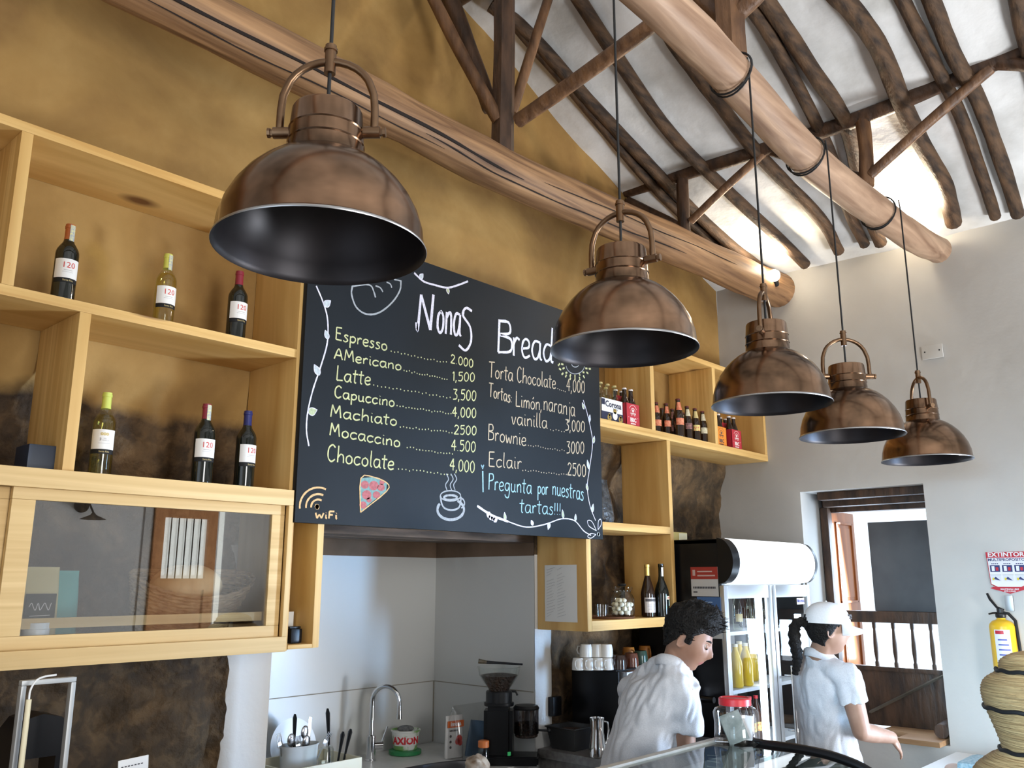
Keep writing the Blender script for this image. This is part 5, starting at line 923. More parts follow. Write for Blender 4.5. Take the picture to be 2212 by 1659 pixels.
sh = thing('shutter', 'orange timber shutter leaf folded open beside the window spindles', 'shutter', (6.28, 2.64, .86)); MB().rbox(0, .42, -.018, .018, 0, 1.455, b=.004).build('leaf', M_or, sh, smooth=30)
for z0, z1 in ((.80, 1.38), (.10, .70)):
    b = MB()
    for x0, x1, a, c in ((.06, .36, z0, z0+.016), (.06, .36, z1-.016, z1), (.06, .076, z0, z1), (.344, .36, z0, z1)): b.rbox(x0, x1, -.030, -.017, a, c, b=.004)
    b.build('panel_moulding', M_or, sh, smooth=30); MB().rbox(.10, .32, -.022, -.017, z0+.04, z1-.04, b=.003).build('raised_panel', M_or, sh, smooth=30)
M_sill = wood('sill_wood', (.36, .20, .10), (.52, .33, .18), (.2, .1, .05), (12, 1.5, 20), rough=.4, knots=False)
tag(MB().prism([(5.80, 1.87), (6.24, 1.87), (6.24, 2.30), (6.06, 2.30), (6.02, 2.12), (5.80, 2.12)], 'z', .842, .872).build('sill_plank', M_sill), 'pale wooden plank lying on the window sill', 'plank')
tag(MB().tube([(5.95, 1.90, .915), (6.20, 1.93, .915)], .042, 20).build('pipe_roll', M_dark, smooth=50), 'dark round roll lying on the sill plank', 'roll')
# leaves of a tree outside, blown out by the daylight
# ================================================================ END WALL FITTINGS
jb = thing('junction_box_cover', 'blank white cover plate with two screws on the end wall', 'wall plate', at(2014, 760, x=XE-.012)); MB().rbox(-.006, .006, -.065, .065, -.045, .045, b=.004).build('plate', M_white, jb, smooth=40)
for y in (-.045, .045): MB().tube([(-.0075, y, .004), (-.005, y, .004)], .005, 10).build('screw', M_blackm, jb)
sg = thing('extinguisher_sign', 'red and white fire extinguisher instruction sign on the end wall', 'sign', (XE-.016, 1.413, 1.742)); w, h = .108, .245
def sp(mb, y0, y1, z0, z1, d, mi=0): mb.box(-d-.0004, -d, y0, y1, z0, z1, mi)
M_sred = paint('sign_red', (.50, .015, .03), .45); M_sblue = paint('sign_blue', (.02, .03, .14), .5); M_swh = paint('sign_white', (.80, .80, .82), .45)
MB().prism([(-w, h), (w, h), (w*.92, .055), (w*.55, .03), (-w*.55, .03), (-w*.92, .055)], 'x', -.002, 0).build('sign_board', M_sred, sg); MB().prism([(-w+.004, h-.004), (w-.004, h-.004), (w*.92-.004, .057), (w*.5, .036), (-w*.5, .036), (-w*.92+.004, .057)], 'x', -.0026, -.002).build('white_field', M_swh, sg)
mb = MB(); sp(mb, -w, w, h-.034, h, .0026); mb.prism([(-w*.98, .032), (w*.98, .032), (0, 0)], 'x', -.003, -.0026); mb.prism([(-w*.98, .032), (w*.98, .032), (w*.8, .040), (-w*.8, .040)], 'x', -.003, -.0026); mb.build('red_header', M_sred, sg)
def ftx(mb, t, s, y, z, d, mi=0, bold=0, sx=1):
    v, f = text_geo(t, s, 'CENTER', bold); mb.add([(-d, y-p.x*sx, z+p.y) for p in v], f, mi)
mb = MB(); ftx(mb, 'EXTINTOR', .036, 0, h-.017, .0036, 0, .0012, 1.12); ftx(mb, 'MANTENGA LIBRE', .012, 0, .026, .0036, 0, .0003); ftx(mb, 'ESTE LUGAR', .011, 0, .014, .0036, 0, .0003); ftx(mb, 'MULTIPROPOSITO', .0225, 0, h-.047, .0034, 1, .0006, 1.08)
for k in range(3): [mb.box(-.0036, -.0032, .066-.066*k-.020+.010*i, .066-.066*k-.013+.010*i, h-.073, h-.067, 1) for i in range(4)]
mb.build('lettering', [M_swh, M_sblue], sg)
mb = MB()
for k in range(3):
    y = .066-.066*k; sp(mb, y-.027, y+.027, h-.118, h-.078, .0028, 0); sp(mb, y-.027, y+.027, h-.172, h-.138, .0028, 3)
    sp(mb, y+.002, y+.018, h-.112, h-.084, .0034, 1); sp(mb, y-.018, y-.004, h-.110, h-.090, .0034, 2); mb.prism([(y-.022, h-.168), (y+.016, h-.160), (y+.002, h-.146)], 'x', -.0034, -.003, 0); sp(mb, y+.010, y+.020, h-.166, h-.152, .0036, 4)
    mb.prism([(y-.030, h-.136), (y+.030, h-.136), (y+.030, h-.1345), (y-.030, h-.1345)], 'x', -.0034, -.003, 0)
mb.build('pictograms', [M_sblue, M_swh, M_sred, paint('sign_pale', (.70, .72, .78), .5), paint('sign_yellow', (.75, .6, .03), .5)], sg)
exx = XE-.016-.072; ez = 1.60; t = thing('fire_extinguisher', 'yellow fire extinguisher hanging on the white end wall', 'fire extinguisher', (exx, 1.462, ez-.42), math.radians(112)); M_yel = paint('extinguisher_yellow', (.78, .46, .02), .3)
MB().lathe([(0, 0), (.058, 0), (.066, .008), (.068, .02), (.068, .375), (.064, .39), (.050, .405), (.024, .417), (.022, .428), (0, .428)], 32).build('cylinder_body', M_yel, t, smooth=40); MB().lathe([(.024, .425), (.028, .43), (.028, .445), (.018, .455), (.018, .478), (0, .478)], 18).build('neck_valve', M_blackp, t, smooth=40)
a = Vector((1, 0, 0)); b = MB(); b.tube([(-.02, 0, .47), (.015, 0, .485), (.045, 0, .53), (.058, 0, .565)], (.009, .012, .013, .011), 10, squash=.6); b.build('squeeze_handle', M_blackm, t, smooth=50); MB().tube([(-.015, 0, .455), (.04, 0, .452), (.062, 0, .445)], (.009, .010, .009), 10, squash=.5).build('carry_handle', M_blackm, t, smooth=50)
MB().tube([(-.01, 0, .455), (-.04, .01, .45), (-.070, .02, .41), (-.076, .02, .25), (-.074, .02, .12)], .009, 10).build('hose', M_blackm, t, smooth=60)
l = MB().band(.0687, .11, .36, .75, 2.0, n=14).build('paper_label', M_swh, t, smooth=60); mb = MB(); mb.band(.0691, .335, .355, .85, 1.5, n=6, mi=0)
for k in range(7): mb.band(.0691, .30-k*.028, .308-k*.028, 1.0, 1.7+.1*(k % 3), n=6, mi=1)
mb.build('printed_lines', [M_sred, paint('print_navy', (.08, .1, .4), .6)], l)
q = at(2181, 1303, x=XE-.018); tag(MB().rbox(-.012, .012, -.022, .022, -.045, .045, b=.003).build('hook_bracket', M_alu, smooth=40, loc=(XE-.020, q.y, q.z)), 'grey metal hook bracket on the wall above the extinguisher', 'bracket')

# ================================================================ DISPLAY CASE, VASE, FOREGROUND
M_cgl = glass('case_glass', (.60, .64, .62), .0, ior=1.5, extra=.03); M_case = paint('case_interior', (.10, .09, .08), .6)
CX0, CX1, CYB, CZ = 1.0, 3.06, 1.765, 1.25; Dc = thing('display_case', 'curved glass display case with aluminium top rail and black end frame', 'display case', (2.0, 1.4, 0)); o3 = Vector((2.0, 1.4, 0))
prof = catmull([Vector((1.735, CZ-.004, 0)), Vector((1.56, CZ-.003, 0)), Vector((1.42, CZ-.004, 0)), Vector((1.31, CZ-.015, 0)), Vector((1.21, CZ-.045, 0)), Vector((1.11, CZ-.12, 0)), Vector((1.04, CZ-.25, 0)), Vector((1.01, CZ-.42, 0)), Vector((1.0, .72, 0))], 5)
gl = MB(); n = len(prof)
for v in prof: gl.v += [(CX0-2, v.x-1.4, v.y), (CX1-.03-2, v.x-1.4, v.y)]
for i in range(n-1): gl.f.append((2*i, 2*i+1, 2*i+3, 2*i+2)); gl.m.append(0)
gl.build('curved_glass', M_cgl, Dc, smooth=60)
fr = MB(); pts = [Vector((CX1-.015-2, v.x-1.4, v.y)) for v in prof]; pts[0].y += .03; fr.tube(pts, .017, 8); fr.build('end_frame', M_black, Dc, smooth=60); fr = MB().tube([Vector((CX0-2, p.y, p.z)) for p in pts], .017, 8); fr.build('end_frame', M_black, Dc, smooth=60)
MB().rbox(CX0-2, CX1-2, 1.735-1.4, CYB-1.4, CZ-.035, CZ+.004, b=.004).build('top_rail', mat('rail_alu', (.42, .40, .35), (.50, .47, .42), sc=20, rough=.45), Dc, smooth=40); MB().rbox(CX0-2, CX1-.03-2, 1.715-1.4, 1.736-1.4, CZ-.05, CZ-.012, b=.003).build('rail_gasket', M_black, Dc, smooth=40)
MB().rbox(CX0-2, CX1-2, 1.01-1.4, CYB-1.4, 0, .72, b=.006).build('case_base', M_case, Dc, smooth=40); MB().box(CX0+.02-2, CX1-.04-2, 1.12-1.4, 1.72-1.4, .98, .99).build('glass_shelf', M_cgl, Dc); MB().rbox(CX0-2, CX1-2, CYB-.03-1.4, CYB-1.4, .72, CZ-.035).build('back_panel', M_case, Dc)
MB().prism([(v.x-1.4, v.y-.01) for v in prof[3:]]+[(1.735-1.4, .72), (1.735-1.4, CZ-.02)], 'x', CX1-.022-2, CX1-.016-2).build('side_glass', M_cgl, Dc)
# plastic jar with red lid
jp = at(1597, 1603, z=CZ); jp = Vector((2.985, 1.655, CZ)); t = thing('plastic_jar', 'clear plastic jar with red lid holding folded notes on the display case', 'jar', jp); t.scale = (1, 1, .82); pr = [(.074, 0), (.078, .003), (.080, .010), (.077, .05), (.076, .085), (.079, .112), (.080, .128), (.072, .146), (.056, .155), (.054, .166)]
M_pet = glass('clear_plastic', (.93, .95, .98), .06, extra=.05); MB().lathe(pr, 32).build('jar_body', M_pet, t, smooth=50); MB().lathe([(.054, .158), (.0575, .160), (.0575, .186), (.054, .190), (.050, .1905), (.046, .186), (0, .186)], 32).build('jar_lid', M_red, t, smooth=35)
M_note = mat('banknote', (.16, .18, .16), (.30, .32, .28), sc=25, rough=.7)
for lab, c, a, b, m, dd in (('greenish folded banknote in the plastic jar', (-.015, -.02, .008), (.075, .03), .105, M_note, -.35), ('white folded paper in the plastic jar', (.035, -.015, .008), (.05, .035), .085, M_paper, .1)):
    o = MB().rbox(-a[0]/2, a[0]/2, -.004, .004, 0, b, b=.003).rbox(-a[0]/2, a[0]/2, .008, .014, .01, b*.9, b=.002).build('banknote' if 'bank' in lab else 'paper_slip', m, smooth=40, loc=jp+Vector(c)); tag(o, lab, 'banknote' if 'bank' in lab else 'paper'); o.rotation_euler = (0, dd, -.85)
# twine vase on its stand
vp = EYE+(RGT*((2262-1106)/FPX)-UPV*((1540-829.5)/FPX)+FWD)*2.5; vz = 1.215; t = thing('twine_vase', 'large tan twine-wrapped vase with black bands at the edge of the photo', 'vase', (vp.x, vp.y, vz))
M_tw = mat('tan_twine', (.36, .22, .09), (.56, .37, .17), scale=(5, 5, 160), sc=1.2, detail=6, rough=.9, bump=.9, bsc=2); ctl = [(.20, .0), (.215, .03), (.205, .07), (.165, .105), (.130, .128), (.136, .17), (.152, .22), (.163, .262), (.164, .295), (.150, .322), (.118, .343), (.112, .352), (.105, .375), (.07, .395), (.02, .405)]
cv = catmull([Vector((r, z, 0)) for r, z in ctl], 10); b = MB()
b.lathe([(v.x+.0016*math.sin(i*2.4), v.y) for i, v in enumerate(cv)], 72).build('vase_body', M_tw, t, smooth=80)
for z, r in ((.128, .130), (.243, .1585), (.347, .116)): MB().tube([(r*1.012*math.cos(2*PI*i/72), r*1.012*math.sin(2*PI*i/72), z+.002*math.sin(i)) for i in range(73)], .0062, 8).build('black_band', M_blackm, t, smooth=60)
sd = thing('plant_stand', 'wooden stand under the twine vase', 'stand', (vp.x+.12, vp.y-.02, 0)); MB().rbox(-.20, .24, -.24, .24, vz-.035, vz-.001, b=.006).build('stand_top', M_sill, sd, smooth=40)
for x in (-.17, .21):
    for y in (-.21, .21): MB().rbox(x-.02, x+.02, y-.02, y+.02, 0, vz-.035).build('leg', M_sill, sd, smooth=40)
# low things by the end wall at the bottom edge
sb = thing('side_table', 'low white side table by the end wall', 'table', (5.2, 1.35, 0)); MB().rbox(-.35, .5, -.45, .40, .82, .85, b=.005).build('tabletop', M_wht, sb, smooth=40)
for x in (-.3, .45):
    for y in (-.4, .35): MB().rbox(x-.02, x+.02, y-.02, y+.02, 0, .82).build('leg', M_wht, sb)
M_bl = mat('blue_weave', (.20, .38, .50), (.45, .60, .68), scale=(40, 40, 40), sc=1.5, rough=.7); q = at(2112, 1652, x=5.0); tag(MB().rbox(-.14, .16, -.13, .12, 0, .085, b=.03).build('woven_bag', M_bl, smooth=50, loc=(5.06, q.y-.04, .851)), 'pale blue woven bag behind the vase near the end wall', 'bag')
tag(MB().ball((0, 0, 0), (.045, .05, .03), 16).build('cloth_bundle', paint('pale_pink', (.66, .50, .44), .6), smooth=80, loc=(5.0, at(2062, 1655, x=5.0).y, .881)), 'pale pinkish rounded bundle at the bottom edge beside the blue bag', 'bundle')
# lower left: counter with framed stand, rod, black appliance and white tag
tag(MB().rbox(-.6, 1.75, 2.35, 3.20, .92, .96, b=.008).rbox(-.58, 1.73, 2.40, 3.20, 0, .921).build('counter', M_sill, smooth=40), 'wooden counter below the glass cabinet', 'counter')
fs = thing('framed_stand', 'open grey metal frame standing below the glass cabinet', 'frame', (.963, 2.6, .961)); M_grm = paint('grey_metal', (.42, .43, .43), .45, metal=.3)
b = MB(); b.rbox(-.070, .070, -.012, .012, .586, .599, b=.003).rbox(-.070, -.057, -.012, .012, .012, .586, b=.003).rbox(.057, .070, -.012, .012, .012, .586, b=.003); b.build('frame_bars', M_grm, fs, smooth=40); MB().rbox(-.08, .08, -.06, .06, 0, .013, b=.004).build('foot_plate', M_grm, fs, smooth=40)
rd = thing('lamp_rod', 'beige rod with a bent white wire in front of the grey frame', 'rod', (at(52, 1600, y=2.55).x, 2.55, .961)); MB().lathe([(.03, 0), (.03, .006), (.0075, .008), (.0068, .555), (0, .556)], 14).build('rod', M_cream, rd, smooth=40); MB().tube(catmull([Vector(v) for v in ((0, 0, .55), (.001, 0, .578), (.012, 0, .600), (.030, 0, .609), (.062, 0, .612))], 6), .0028, 8).build('bent_wire', M_wht, rd, smooth=60)
ap = thing('black_appliance', 'black arched appliance seen through the grey frame', 'appliance', (1.02, 2.82, .961)); b = MB(); ar = [(-.075+.0, 0), (-.075, .44), (-.05, .475), (0, .487), (.05, .475), (.075, .455), (.075, 0), (.045, 0), (.045, .37), (-.04, .37), (-.04, 0)]; b.prism(ar, 'y', -.06, .06); b.build('housing', M_black, ap, smooth=40); MB().rbox(-.09, .09, -.08, .08, 0, .03).build('base', M_black, ap)
q = at(305, 1647, y=2.5); tg = thing('price_tag', 'white rounded plastic tag at the bottom edge below the cabinet', 'tag', (q.x, 2.5, .961)); b = MB(); z0 = q.z-.961; b.rbox(-.042, .042, -.002, .002, z0-.05, z0+.016, b=.0019); b.tube([(0, .004, 0), (0, .004, z0-.04)], .004, 8); b.build('tag_card', M_wht, tg, smooth=40); m = MB(); [m.box(-.034+.009*i, -.028+.009*i, -.0026, -.0024, z0-.004, z0-.001) for i in range(7)]; m.build('printed_marks', M_ink, tg); tg.rotation_euler[1] = -.06

# ================================================================ OPPOSITE WALL SEEN IN THE CABINET GLASS
dr = thing('door_1', 'orange panelled door with a barred window', 'door', (4.62, -3.30, 0)); dr['kind'] = 'structure'; M_lit = paint('lit_opening', (.9, .92, .9), .5, emit=(.9, .95, .9, 1.2)); b = MB()
for q in ((-.36, -.25, 0, 2.6), (.25, .36, 0, 2.6), (-.25, .25, 2.48, 2.6), (-.25, .25, 1.72, 1.84), (-.25, .25, .9, 1.0), (-.25, .25, 0, .2)): b.rbox(q[0], q[1], .002, .05, q[2], q[3], b=.004)
b.box(-.25, .25, .002, .02, .2, .9).box(-.25, .25, .002, .02, 1.0, 1.72); b.build('door_leaf', wood('door_timber', (.46, .19, .07), (.66, .31, .13), (.15, .05, .02), (14, 14, 1.2), rough=.35, knots=False), dr, smooth=30); MB().box(-.25, .25, .002, .008, 1.84, 2.48).build('window_light', M_lit, dr); b = MB()
for k in range(5): b.tube([(-.17+k*.085, .03, 1.84), (-.17+k*.085, .03, 2.48)], .007, 8)
b.build('window_bars', M_blackm, dr, smooth=60); b = MB(); b.box(-.46, -.37, .0, .02, 0, 2.72).box(-.46, .40, .0, .02, 2.61, 2.72).build('casing', M_white, dr); MB().box(.40, .46, .001, .01, 0, 2.66).build('daylight_gap', M_lit, dr)
sc = thing('sconce', 'dark wall lamp with a shade on the opposite white wall', 'wall lamp', (3.5, -3.29, 2.45)); MB().tube([(0, .005, .1), (0, .03, .1)], .07, 20).build('wall_rose', M_blackm, sc, smooth=40); MB().tube([(0, .03, .1), (.02, .15, .12), (.05, .2, .02)], .01, 8).build('arm', M_blackm, sc, smooth=60); MB().lathe([(.015, 0), (.03, -.02), (.12, -.06), (.115, -.062), (.02, -.03)], 24, c=(.05, .2, .02)).build('lamp_shade', M_blackm, sc, smooth=50)
# ================================================================ PEOPLE
def J(px, py, dep): return EYE+(RGT*((px-1106)/FPX)-UPV*((py-829.5)/FPX)+FWD)*dep
def solid(mb, size, it, name, mats, parent, smoothang=80, fold=0, seed=0, matfn=None):
    o = mb.build('tmp', mats[0] if isinstance(mats, list) else mats); r = o.modifiers.new('r', 'REMESH'); r.mode = 'VOXEL'; r.voxel_size = size; s = o.modifiers.new('s', 'SMOOTH'); s.factor = .5; s.iterations = it
    dg = bpy.context.evaluated_depsgraph_get(); me = bpy.data.meshes.new_from_object(o.evaluated_get(dg)); bpy.data.objects.remove(o); me.name = name
    if fold:
        for v, nn in [(v, v.normal.copy()) for v in me.vertices]: v.co += nn*fold(v.co)
    me.materials.clear()
    for m in (mats if isinstance(mats, list) else [mats]): me.materials.append(m)
    me.polygons.foreach_set('use_smooth', [True]*len(me.polygons))
    if matfn:
        for p in me.polygons: p.material_index = matfn(p.center)
    o = bpy.data.objects.new(name, me); COL.objects.link(o); o.parent = parent; return o
G = lambda v, s: math.exp(-(v/s)**2)
class Head:
    def __init__(s, c, face, up, k=1.0, fem=0):
        s.c = Vector(c); s.f = Vector(face).normalized(); s.u = Vector(up); s.u = (s.u-s.f*s.u.dot(s.f)).normalized(); s.s = s.u.cross(s.f); s.k = k; s.fem = fem
    def P(s, x, y, z): return s.c+(s.s*x+s.f*y+s.u*z)*s.k
    def loc(s, p): d = Vector(p)-s.c; return d.dot(s.s)/s.k, d.dot(s.f)/s.k, d.dot(s.u)/s.k
    def surf(s, th, ph, grow=0.0):          # th 0 = face side, ph latitude; returns head-space coordinates
        cx, cy, cz = math.sin(th)*math.cos(ph), math.cos(th)*math.cos(ph), math.sin(ph)
        x, y, z = cx*.074, cy*(.094 if cy > 0 else .098), cz*.118
        if z < .0:
            t = min(1, -z/.118); x *= 1-.34*t**1.6; 
            if y > 0: y *= 1-.08*t
            else: y *= 1-.45*t
        if y > 0: y = .090*(y/.094)**.82 if y > 1e-6 else y
        if cy > 0.15:
            fr = min(1, (cy-.15)/.35)
            nz = z+.022; y += fr*(.027*G(x, .0105+.005*max(0, -nz/.03))*(math.exp(-((nz)/.020)**2) if nz < 0 else math.exp(-(nz/.030)**2))*(.88 if s.fem else 1))
            y += fr*(.004*G(z-.026, .010)*G(abs(x)-.028, .022)-.0105*G(z-.008, .012)*G(abs(x)-.031, .016)+.0065*G(z+.060, .0085)*G(x, .021)-.003*G(z+.0605, .0022)*G(x, .022)-.004*G(z+.076, .006)*G(x, .02)+.009*G(z+.096, .014)*G(x, .020)+.004*G(z+.022, .022)*G(abs(x)-.046, .016))
        if grow: k = 1+grow/.09; x, y, z = x*k, y*k, z*k
        return x, y, z
    def skull(s, mb, nu=72, nv=56):
        b = len(mb.v)
        for j in range(nv+1):
            for i in range(nu): mb.v.append(tuple(s.P(*s.surf(-PI+2*PI*i/nu, -PI/2+PI*(j+.001)/(nv+.002)))))
        for j in range(nv):
            for i in range(nu): mb.f.append((b+j*nu+i, b+j*nu+(i+1) % nu, b+(j+1)*nu+(i+1) % nu, b+(j+1)*nu+i)); mb.m.append(0)
        mb.f += [tuple(b+i for i in range(nu))[::-1], tuple(b+nv*nu+i for i in range(nu))]; mb.m += [0, 0]
    def ears(s, mb):
        M = Matrix((s.s, s.f, s.u)).transposed()
        for q in (-1, 1):
            pts = [s.P(q*(.070+.010*G(i-5, 3)), -.012-.020*math.sin(2*PI*i/14-.4)*(.8), -.008+.031*math.cos(2*PI*i/14)*(1 if math.cos(2*PI*i/14) > 0 else .95)) for i in range(15)]
            mb.tube(pts, .0052*s.k, 8); mb.ball(s.P(q*.068, -.008, -.010), (.006*s.k, .015*s.k, .024*s.k), 10, M=M)
def shell(h, inside, thick, nz, seed, nu=80, nv=60):       # hair or cap cloth grown out of the skull where inside(x, y, z) > 0
    mb = MB()
    for j in range(nv+1):
        for i in range(nu):
            th, ph = -PI+2*PI*i/nu, -PI/2+PI*(j+.001)/(nv+.002); x, y, z = h.surf(th, ph); w = max(0, min(1, inside(x, y, z)))
            g = -.006+w*(thick(x, y, z)+.006)+w*nz*noise.noise(Vector((x*60, y*60, z*60+seed))); mb.v.append(tuple(h.P(*h.surf(th, ph, g))))
    for j in range(nv):
        for i in range(nu): mb.f.append((j*nu+i, j*nu+(i+1) % nu, (j+1)*nu+(i+1) % nu, (j+1)*nu+i)); mb.m.append(0)
    return mb
M_skin = mat('skin', (.27, .135, .085), (.33, .175, .115), sc=14, rough=.5); M_skin2 = mat('skin_fair', (.33, .18, .12), (.39, .225, .155), sc=14, rough=.5); M_lip = paint('lips', (.34, .12, .10), .45); M_eye = paint('eye_white', (.70, .68, .66), .25); M_iris = paint('eye_dark', (.015, .009, .006), .15)
M_hair = mat('black_hair', (.003, .0026, .0025), (.011, .009, .008), scale=(1, 1, 1), sc=160, detail=3, rough=.6, bump=.6, bsc=140, spec=.25)
M_shirt = mat('white_shirt', (.56, .56, .59), (.63, .63, .66), sc=220, detail=2, rough=.85, bump=.15, bsc=260); M_trou = paint('black_trousers', (.015, .015, .017), .8); M_shoe = paint('black_shoes', (.01, .01, .01), .4); M_capw = mat('white_cap', (.72, .71, .72), (.78, .77, .78), sc=200, rough=.85)
def limb(mb, pts, rs, n=14):
    P = catmull(pts, 5); m = len(P); R = []
    for i in range(m):
        t = i/(m-1)*(len(rs)-1); a = min(int(t), len(rs)-2); R.append(rs[a]+(rs[a+1]-rs[a])*(t-a))
    mb.tube(P, R, n); mb.ball(P[0], R[0], 12); mb.ball(P[-1], R[-1], 12)
def hand(mb, w, d, back, k=1.0, curl=.6, side=1):     # palm, four fingers and a thumb; d = towards the fingertips, back = back of the hand
    d = Vector(d).normalized(); b = Vector(back); b = (b-d*b.dot(d)).normalized(); s = d.cross(b)*side; w = Vector(w)
    M = Matrix((s, d, b)).transposed(); mb.ball(w+d*.045*k, (.041*k, .050*k, .015*k), 14, M=M); mb.ball(w+d*.012*k, (.029*k, .028*k, .018*k), 12, M=M)
    for i, (o, L) in enumerate(((-.030, .064), (-.010, .076), (.011, .072), (.030, .056))):
        p = w+s*(o*k)+d*(.080-.006*abs(i-1.2))*k; c = curl*(1+.15*i); sp = s*(o*.25)
        pts = [w+s*(o*.8*k)+d*.05*k, p]; a = 0
        for q, f in enumerate((.45, .32, .23)): a += c*(.55, .8, .6)[q]; p = p+((d+sp)*math.cos(a)-b*math.sin(a))*(L*f*1.15*k); pts.append(p)
        mb.tube(pts, [.0095*k, .0090*k, .0085*k, .0078*k, .0062*k], 10); mb.ball(pts[-1], .0064*k, 8)
    p0 = w-s*.022*k+d*.018*k; p1 = p0-s*.026*k+d*.026*k-b*.012*k; p2 = p1-s*.010*k+d*.028*k-b*.010*k; p3 = p2+d*.022*k-b*.006*k; mb.tube([p0, p1, p2, p3], [.014*k, .0115*k, .0098*k, .0072*k], 10); mb.ball(p3, .0073*k, 8)
def face_parts(h, par, look_down):
    M = Matrix((h.s, h.f, h.u)).transposed()
    for q in (-1, 1):
        c = (q*.031, .0722, .007); e = MB().ball(h.P(*c), .0122*h.k, 14).build('eye', M_eye, par, smooth=80); MB().ball(h.P(c[0]+q*.001, c[1]+.0078, c[2]-.004*look_down), (.0058*h.k, .0048*h.k, .0058*h.k), 10, M=M).build('iris', M_iris, e, smooth=80)
        lid = MB()
        for j in range(6):
            for i in range(9):
                a, b = -1.25+2.5*i/8, -.42*look_down+.05+1.35*j/5; r = .0136; lid.v.append(tuple(h.P(c[0]+r*math.sin(a)*math.cos(b), c[1]+r*math.cos(a)*math.cos(b), c[2]+r*math.sin(b))))
        for j in range(5):
            for i in range(8): lid.f.append((j*9+i, j*9+i+1, (j+1)*9+i+1, (j+1)*9+i)); lid.m.append(0)
        lid.build('eyelid', M_skin, par, smooth=80)
        MB().tube([h.P(q*(.013+.036*t), .0865-.020*t*t, .023+.007*math.sin(PI*(.2+.7*t))) for t in [i/8 for i in range(9)]], [.0022*h.k, .004*h.k, .0044*h.k, .0042*h.k, .004*h.k, .0036*h.k, .003*h.k, .0024*h.k, .0012*h.k], 8).build('eyebrow', M_hair, par, smooth=60)
        MB().tube([h.P(c[0]+.0136*math.sin(a), c[1]+.0136*math.cos(a)*.97, c[2]-.0056*look_down+.0012) for a in [-1.1+2.2*i/8 for i in range(9)]], .0011*h.k, 6).build('eyelashes', M_hair, par)
def lipfn(h):
    def f(c):
        x, y, z = h.loc(c); return 1 if y > .070 and abs(x) < .023 and abs(z+.0605+.05*x*x/.023) < .0085*(1-(x/.026)**2) else 0
    return f
def figure(name, label, Jn, h, skin, hipw=.17):
    t = thing(name, label, 'person'); N = Jn['neck']; mb = MB(); h.skull(mb); h.ears(mb)
    hb = h.P(0, -.022, -.055); limb(mb, [hb, hb.lerp(N, .55), N], [.052, .050, .052]); limb(mb, [N.lerp(Jn['pelvis'], .12), N.lerp(Jn['pelvis'], .4), Jn['pelvis']], [.055, .085, .095])
    for s in ('r', 'l'):
        limb(mb, [N.lerp(Jn['sh'+s], .4), Jn['sh'+s]], [.042, .042]); limb(mb, [Jn['sh'+s], Jn['sh'+s].lerp(Jn['el'+s], .5), Jn['el'+s]], [.047, .046, .040]); limb(mb, [Jn['el'+s], Jn['el'+s].lerp(Jn['wr'+s], .35), Jn['wr'+s]], [.041, .041, .027])
        hand(mb, Jn['wr'+s], Jn['hd'+s], Jn['hb'+s], .95, Jn.get('curl'+s, .5), 1 if s == 'r' else -1)
        limb(mb, [Jn['hip'+s], Jn['kn'+s], Jn['an'+s]], [.075, .055, .04]); limb(mb, [Jn['an'+s], Jn['an'+s]+Jn['toe']*.18-Vector((0, 0, .03))], [.04, .03])
    solid(mb, .0052, 5, 'body', [skin, M_lip], t, matfn=lipfn(h))
    tr = MB(); limb(tr, [Jn['pelvis']+Vector((0, 0, .06)), Jn['pelvis']-Vector((0, 0, .04))], [.15, .16])
    for s in ('r', 'l'): limb(tr, [Jn['hip'+s]+Vector((0, 0, .03)), Jn['kn'+s], Jn['an'+s]+Vector((0, 0, .05))], [.095, .075, .062])
    solid(tr, .012, 4, 'trousers', M_trou, t)
    for s in ('r', 'l'):
        a = Jn['an'+s]; f = Jn['toe']; sh = MB(); sd = Vector((-f.y, f.x, 0)); n = 16
        for z, k in ((0, 1), (.03, 1), (.06, .85), (.10, .5)): sh.v += [tuple(Vector((a.x, a.y, z))+f*(.06*(1 if k > .6 else .3)+.145*k*math.cos(2*PI*q/n)*(.8 if k < .9 else 1))+sd*(.048*k*math.sin(2*PI*q/n))) for q in range(n)]
        for j in range(3):
            for q in range(n): sh.f.append((j*n+q, j*n+(q+1) % n, (j+1)*n+(q+1) % n, (j+1)*n+q)); sh.m.append(0)
        sh.f += [tuple(range(n))[::-1], tuple(range(3*n, 4*n))]; sh.m += [0, 0]; sh.build('shoe', M_shoe, t, smooth=50)
    return t
def loft(mb, rings, n=28):          # rings: centre, side vector, front vector
    b = len(mb.v)
    for c, a, f in rings: mb.v += [tuple(Vector(c)+Vector(a)*math.cos(2*PI*q/n)+Vector(f)*math.sin(2*PI*q/n)) for q in range(n)]
    m = len(rings)
    for j in range(m-1):
        for q in range(n): mb.f.append((b+j*n+q, b+j*n+(q+1) % n, b+(j+1)*n+(q+1) % n, b+(j+1)*n+q)); mb.m.append(0)
    mb.f += [tuple(b+q for q in range(n))[::-1], tuple(b+(m-1)*n+q for q in range(n))]; mb.m += [0, 0]
def az(deg, z=0): return Vector((math.cos(math.radians(deg)), math.sin(math.radians(deg)), z))
def sleeve(mb, a, b, r0, r1): mb.tube([a+(a-b).normalized()*.0, a.lerp(b, .5), b], [r0, (r0+r1)/2, r1], 18); mb.ball(a, r0, 14)
